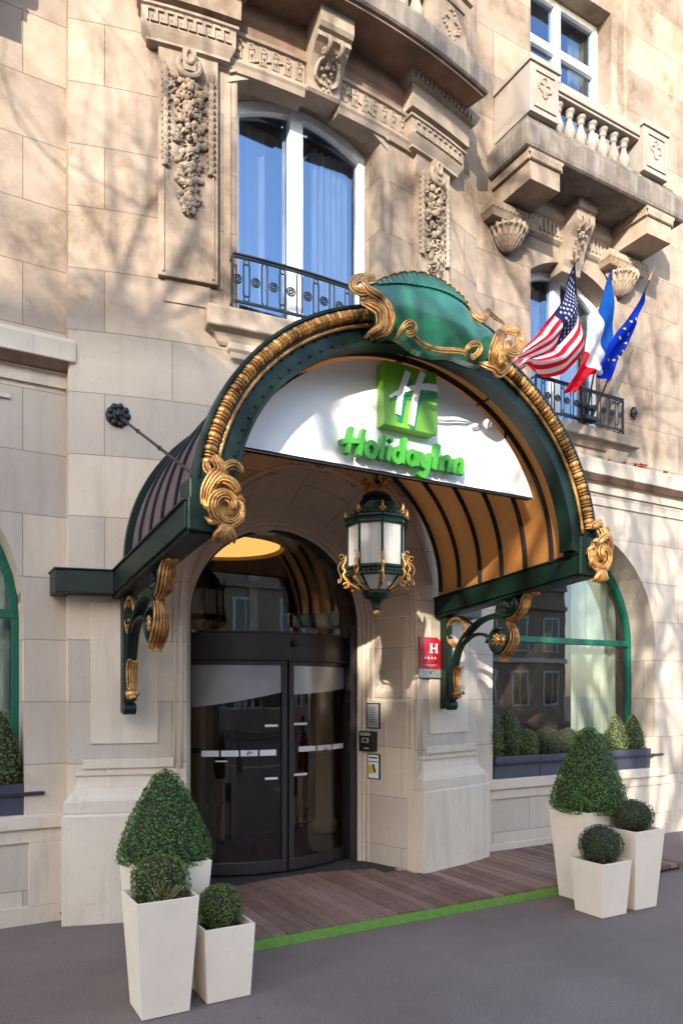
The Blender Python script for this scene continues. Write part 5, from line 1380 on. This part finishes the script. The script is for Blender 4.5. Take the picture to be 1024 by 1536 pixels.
p = MB(); p.hexa([(1.60, 4.612, .002), (4.98, 4.612, .002), (4.98, 4.658, .002), (1.60, 4.658, .002), (1.60, 4.630, .036), (4.98, 4.630, .036), (4.98, 4.658, .056), (1.60, 4.658, .056)]); p.build('green_edge', M['greenedge'], Dk)
p = MB(); p.grid(25, 2, lambda u, v: Vector((1.9 + 2.0 * u, 5.75 if v < .5 else 6.5, .0665))); p.build('door_mat', M['mat'], Dk, recalc=False)

# ================================================================== PLANTERS AND TOPIARY
def leafcloud(mb, surf, n, size, inn=.12):
    for _ in range(n):
        c, nr = surf()
        c = c - nr * (random.random() ** 2 * inn)
        d = (nr + Vector((random.gauss(0, .7), random.gauss(0, .7), random.gauss(0, .7)))).normalized()
        t = d.cross(Vector((random.random() - .5, random.random() - .5, random.random() - .5))).normalized(); b = d.cross(t)
        L = size * random.uniform(.7, 1.3); W = L * .55
        tip = t * L; i = [mb.add(c - tip * .5), mb.add(c + b * W * .5 + d * L * .1), mb.add(c + tip * .5), mb.add(c - b * W * .5 + d * L * .1)]
        mb.face(i)
def rev_surf(cx, cy, z0, prof, lump=.02, seed=0):
    # prof: list (r,z); sample by area
    segs = []; tot = 0
    for (r0, a), (r1, b) in zip(prof[:-1], prof[1:]):
        A = (r0 + r1) * hypot(r1 - r0, b - a); tot += A; segs.append((tot, r0, a, r1, b))
    def f():
        q = random.random() * tot
        for (t, r0, a, r1, b) in segs:
            if q <= t: break
        w = random.random(); r = r0 + (r1 - r0) * w; z = a + (b - a) * w; th = random.random() * 2 * pi
        k = 1 + lump * (sin(3 * th + seed + z * 9) + sin(5 * th + 2 * seed - z * 17) + .6 * sin(11 * th + z * 31 + seed)) + (random.random() ** 9) * .07
        nz = -(r1 - r0); nr = (b - a); l = hypot(nz, nr) or 1
        return Vector((cx + r * k * cos(th), cy + r * k * sin(th), z0 + z)), Vector((nr / l * cos(th), nr / l * sin(th), nz / l))
    return f
def ballprof(r, sq=1.0): return [(max(.002, r * sin(pi * k / 14)), sq * r * (1 - cos(pi * k / 14))) for k in range(15)]
def topiary(cx, cy, z0, prof, n, size, mat, label, name='boxwood_topiary', stem=True, grp='clipped topiaries in the white planters', lump=.02):
    R = empty(name, (cx, cy, z0)); tag(R, label, 'topiary' if 'topiary' in name else 'shrub', grp)
    mb = MB(); s = random.random() * 9; leafcloud(mb, rev_surf(cx, cy, z0, prof, lump, s), n, size); mb.build('foliage', M[mat], R, recalc=False)
    mb = MB(); H = max(p[1] for p in prof)
    pr = [(max(.002, r * .88 - .004), H * .5 + (z - H * .5) * .93) for r, z in prof]
    I = mb.grid(22, len(pr), lambda u, v: (lambda r, z, th: Vector((cx + r * (1 + lump * (sin(3 * th + s + z * 9) + sin(5 * th + 2 * s - z * 17))) * cos(th), cy + r * (1 + lump * (sin(3 * th + s + z * 9) + sin(5 * th + 2 * s - z * 17))) * sin(th), z0 + z)))(*pr[int(round(v * (len(pr) - 1)))], 2 * pi * u), cu=True)
    mb.build('inner_twigs', M['core'], R, sm=True)
    return R
def planter(cx, cy, wb, wt, h, label):
    R = empty('planter', (cx, cy, 0)); tag(R, label, 'planter', 'cream planters by the entrance')
    mb = MB(); mb.frustum(cx, cy, wb, wt, .0045, h)
    mb.f.pop(1); mb.uv.pop(1)          # open the top (face order: bottom, top, sides)
    t = .014; wi = wt - 2 * t
    def sq(w, z): a = w / 2; return [mb.add((cx - a, cy - a, z)), mb.add((cx + a, cy - a, z)), mb.add((cx + a, cy + a, z)), mb.add((cx - a, cy + a, z))]
    o = [4, 5, 6, 7]; i = sq(wi, h); q = sq(wi - .03, h - .09)
    for k in range(4):
        j = (k + 1) % 4; mb.face([o[k], o[j], i[j], i[k]]); mb.face([i[k], i[j], q[j], q[k]])
    mb.face(q); mb.build('pot', M['pot'], R, bevel=.003)
    mb = MB(); a = (wi - .02) / 2; mb.grid(14, 14, lambda u, v: Vector((cx - a + 2 * a * u, cy - a + 2 * a * v, h - .045 + random.uniform(-.008, .010)))); mb.build('soil', M['soil'], R, recalc=False)
    return R
cone = lambda w, h: [(.002, 0), (w * .36, .0), (w * .47, .02 * h), (w * .5, .10 * h), (w * .49, .18 * h), (w * .44, .33 * h), (w * .37, .50 * h), (w * .295, .66 * h), (w * .22, .80 * h), (w * .14, .92 * h), (w * .06, .985 * h), (.002, h)]
planter(1.134, 4.05, .262, .345, .64, 'tall cream planter with a flat rounded bush, nearest the camera on the left')
topiary(1.134, 4.05, .575, [(.002, 0), (.10, 0), (.145, .03), (.160, .09), (.160, .16), (.145, .215), (.11, .25), (.05, .268), (.002, .27)], 8000, .0145, 'leaf_ball', 'flattened boxwood with some bare twigs in the tall left planter', lump=.035)
p = MB()
for k in range(16):
    a = Vector((1.13, 3.95, .62)); d = Vector((random.uniform(-.10, .12), -.065, random.uniform(.03, .12))); p.tube([a, a + d * .6, a + d + Vector((0, 0, .01))], .0022, 4)
tw = p.build('bare_twigs', M['twig'], None)
tw.parent = [o for o in bpy.data.objects if o.name.startswith('boxwood_topiary')][0]; tw.location = -Vector((1.134, 4.05, .575))
planter(1.505, 4.08, .262, .305, .425, 'short cream planter with a round box ball, on the left beside the deck edge')
topiary(1.50, 4.08, .375, ballprof(.135, .98), 6500, .0135, 'leaf_ball', 'neat round boxwood ball in the short left planter')
planter(1.27, 4.43, .33, .45, .75, 'wide cream planter with a tall cone bush, hidden behind the two left planters')
topiary(1.275, 4.43, .72, cone(.56, .57), 21000, .0155, 'leaf', 'tall dark green boxwood cone in front of the left pier')
planter(4.92, 4.44, .31, .43, .767, 'tall wide cream planter with a large cone bush, back left of the right group')
topiary(4.96, 4.44, .735, cone(.63, .73), 22000, .0175, 'leaf', 'large bright green boxwood cone in front of the right window box')
planter(4.69, 4.08, .275, .333, .43, 'short cream planter with a small ball, front of the right group')
topiary(4.69, 4.08, .375, ballprof(.172, .95), 6000, .015, 'leaf_dark', 'dark round boxwood ball low in the front right planter')
planter(5.08, 4.09, .26, .355, .645, 'tall narrow cream planter with a brownish ball, rightmost of the right group')
topiary(5.08, 4.09, .595, ballprof(.172, .82), 5600, .015, 'leaf_dark', 'brownish round boxwood ball in the tall planter furthest right')
# window boxes
def wbox(x0, x1, label, lip=0, lipl=0):
    R = empty('window_box', ((x0 + x1) / 2, 6.1, .83)); tag(R, label, 'window box', 'slate blue window boxes')
    p = MB(); z0, z1 = .8285, 1.07; y0 = 6.0
    p.hexa([(x0, y0 + .02, z0), (x1, y0 + .02, z0), (x1, 6.28, z0), (x0, 6.28, z0), (x0, y0, z1), (x1, y0, z1), (x1, 6.30, z1), (x0, 6.30, z1)])
    p.build('trough', M['boxgrey'], R, bevel=.004)
    p = MB(); p.hexa([(x0 - lipl, y0 - .015, .975), (x1 + lip, y0 - .015, .975), (x1 + lip, y0 + .03, .975), (x0 - lipl, y0 + .03, .975), (x0 - lipl, y0 - .045, 1.005), (x1 + lip, y0 - .045, 1.005), (x1 + lip, y0 + .03, 1.005), (x0 - lipl, y0 + .03, 1.005)])
    p.build('rim', M['boxgrey'], R, bevel=.003)
    p = MB(); p.grid(20, 5, lambda u, v: Vector((x0 + .02 + (x1 - x0 - .04) * u, y0 + .02 + .24 * v, z1 + .004 + random.uniform(0, .006)))); p.build('soil', M['soil'], R, recalc=False)
wbox(5.29, 5.948, 'slate blue window box behind the right pier plinth, left of three under the right window')
wbox(5.955, 6.895, 'slate blue window box partly behind the large cone bush, middle of three')
wbox(6.90, 7.80, 'slate blue window box with two light green cones, right of three under the right window', lip=.20)
wbox(-.9, .68, 'slate blue window box below the left arched window', lip=.11)
egg = lambda w, h: [(.002, 0), (w * .42, 0), (w * .5, .2 * h), (w * .5, .45 * h), (w * .44, .68 * h), (w * .32, .86 * h), (w * .15, .97 * h), (.002, h)]
WB = 'shrubs in the window boxes'
shr = [(5.31, .30, .50, 'leaf_ball', 'tall rounded dark shrub at the left end of the right window box'),
       (5.585, .27, .50, 'leaf_ball', 'tall rounded dark shrub, second from the left end of the right window box'),
       (5.84, .27, .28, 'leaf_ball', 'low rounded shrub next to the two tall dark ones in the window box'),
       (6.15, .34, .29, 'leaf_dark', 'low dark shrub, second low one in the right window box'),
       (6.48, .30, .28, 'leaf_dark', 'low dark shrub in the window box just left of the cone bush'),
       (6.77, .27, .27, 'leaf_ball', 'low green shrub in the window box half behind the cone bush')]
for x, w, h, m, lb in shr: topiary(x, 6.11, 1.075, egg(w, h), 3600, .017, m, lb, 'window_shrub', grp=WB, lump=.03)
for x, lb in ((7.30, 'light green pointed conifer, left of the pair in the right window box'), (7.61, 'light green pointed conifer at the far right end of the window box')):
    topiary(x, 6.12, 1.075, cone(.31, .43), 3600, .016, 'leaf_bright', lb, 'window_conifer', grp=WB, lump=.03)
topiary(7.02, 6.12, 1.075, egg(.22, .2), 1600, .017, 'leaf_bright', 'low light green shrub peeping out right of the cone bush', 'window_shrub', grp=WB)
topiary(.49, 6.12, 1.075, cone(.36, .56), 5200, .018, 'leaf_ball', 'pointed bush in the window box at the left edge of the photo', 'window_conifer', grp=WB, lump=.03)
topiary(.05, 6.10, 1.075, cone(.34, .5), 3000, .018, 'leaf_ball', 'pointed bush just outside the left edge in the left window box', 'window_conifer', grp=WB, lump=.03)

# ================================================================== ACROSS THE STREET (seen in reflections, shades the pavement)
def opp(x0, x1, h, label, col_='paris', dep=10):
    R = empty('opposite_building', ((x0 + x1) / 2, -20, 0)); tag(R, label, 'building', 'buildings across the street')
    p = MB(); p.box(x0, x1, -19.5 - dep, -19.5, 0, h - 2.6); p.build('wall', M[col_], R)
    p = MB(); p.hexa([(x0, -19.5 - dep, h - 2.6), (x1, -19.5 - dep, h - 2.6), (x1, -19.3, h - 2.6), (x0, -19.3, h - 2.6), (x0, -19.2 - dep, h), (x1, -19.2 - dep, h), (x1, -20.0, h), (x0, -20.0, h)]); p.build('roof', M['zinc'], R)
    proto = None; nx = int((x1 - x0) / 2.3); nz = int((h - 4) / 3.2)
    for j in range(1, int(h / 3.2)):
        p = MB(); p.box(x0, x1, -19.5, -19.28, .35 + j * 3.2, .62 + j * 3.2); p.build('cornice', M['oppshut'] if j % 2 else M[col_], R)
    for i in range(int((x1 - x0) / 4.6)): p = MB(); xx = x0 + 2.3 + i * 4.6; p.box(xx - .22, xx + .22, -19.5, -19.4, 0, h - 2.8); p.build('pilaster', M['paris_light'], R)
    for i in range(nx):
        for j in range(nz):
            x = x0 + (i + .5) * (x1 - x0) / nx; z = 1.0 + j * 3.2
            if proto is None:
                p = MB(); p.box(-.65, .65, -19.55, -19.46, 0, 2.1); w = p.build('window', M['oppshut'], None); w.parent = R
                q = MB(); q.box(-.5, -.04, -19.458, -19.44, .1, 2.0); q.box(.04, .5, -19.458, -19.44, .1, 2.0); g = q.build('pane', M['oppglass'], None); g.parent = w
                proto = (w, g)
            else:
                w = proto[0].copy(); col.objects.link(w); w.parent = R; g = proto[1].copy(); col.objects.link(g); g.parent = w
            w.location = Vector((x, 0, z)) - R.location; g.location = (0, 0, 0)
opp(-62, -20.5, OPP_H[0], 'unseen tall stone building at the left, shaped to shade the front', 'paris', 2.2)  # out of view; height and thin depth shaped to shade the lower left wall
opp(-20.4, -16.6, OPP_H[1], 'unseen stone building behind the camera, shaped to shade the entrance', 'paris', 3)  # out of view; roof height set to keep sun off the lower front
opp(-16.5, -14.3, 12.3, 'narrow unseen stone building across the street, added to shade the pavement', 'paris', 3)  # extra house put in to keep sun off the right-hand pavement
opp(2.0, 34, 10.5, 'low stone building across the street to the right')
opp(-14.2, 1.9, 9.5, 'middle stone building across the street')
def tree(x, y, seed, h, label):
    rnd = random.Random(seed); R = empty('plane_tree', (x, y, 0)); tag(R, label, 'tree', 'bare street trees')
    tr = MB(); br = MB()
    def grow(mb, p, d, L, r, lv):
        n = 4; pts = [p]; q = p.copy(); dd = d.copy()
        for k in range(n):
            dd = (dd + Vector((rnd.gauss(0, .10), rnd.gauss(0, .10), rnd.gauss(0, .05) + .03))).normalized(); q = q + dd * (L / n); pts.append(q.copy())
        mb.tube(pts, lambda t: r * (1 - .45 * t), 8 if lv < 2 else (5 if lv < 4 else 3))
        if lv >= 5: return
        m = {0: 5, 1: 4, 2: 3, 3: 3, 4: 3}[lv]
        for k in range(m):
            t = rnd.uniform(.35, 1) if k else 1.0
            i = min(n, max(1, int(t * n))); a = rnd.uniform(0, 2 * pi); sp = rnd.uniform(.35, .85)
            o = dd.orthogonal().normalized(); o = Matrix.Rotation(a, 3, dd) @ o
            grow(br, pts[i], (dd * cos(sp) + o * sin(sp) + Vector((0, 0, .12))).normalized(), L * rnd.uniform(.6, .8), r * .55 * (1 - .3 * (1 - t)), lv + 1)
    grow(tr, Vector((x, y, 0)), Vector((0, 0, 1)), h * .33, .19, 0)
    tr.build('trunk', M['bark'], R, sm=True); br.build('branches', M['bark'], R, recalc=False)
for (x, y, s_, h, lb) in TREES: tree(x, y, s_, h, lb)

# ================================================================== CAMERA, LIGHT, WORLD
cd = bpy.data.cameras.new('camera'); cam = bpy.data.objects.new('camera', cd); col.objects.link(cam); sc.camera = cam
cam.location = (0, 0, EYE); cam.rotation_euler = (pi / 2, 0, -TH)
cd.sensor_fit = 'VERTICAL'; cd.sensor_height = 36; cd.sensor_width = 36 * 2 / 3; cd.lens = F / 1536 * 36; cd.shift_y = (HY - 768) / 1536; cd.clip_end = 2000
sd = bpy.data.lights.new('sun', 'SUN'); so = bpy.data.objects.new('sun', sd); col.objects.link(so)
sd.energy = SUN_E; sd.angle = radians(.55); sd.color = (1, .93, .82)
dirv = Vector((SUN_K, 1, -math.tan(SUN_EL) * hypot(SUN_K, 1))).normalized()
so.rotation_euler = dirv.to_track_quat('-Z', 'Y').to_euler(); so.location = (-10, -10, 30)
w = bpy.data.worlds.new('World'); sc.world = w; w.use_nodes = True; nt = w.node_tree
sky = nt.nodes.new('ShaderNodeTexSky'); sky.sky_type = 'NISHITA'; sky.sun_disc = False; sky.sun_elevation = SUN_EL
az = math.atan2(-dirv.x, -dirv.y)      # angle from +Y toward +X of the direction to the sun
sky.sun_rotation = az
sky.air_density = 1.0; sky.dust_density = 1.2; sky.ozone_density = 1.0
nt.links.new(sky.outputs[0], nt.nodes['Background'].inputs[0]); nt.nodes['Background'].inputs[1].default_value = SKY_S
sc.render.engine = 'CYCLES'; sc.view_settings.view_transform = 'Standard'; sc.view_settings.look = 'None'; sc.view_settings.exposure = EXPO
sc.cycles.max_bounces = 8; sc.cycles.transparent_max_bounces = 12
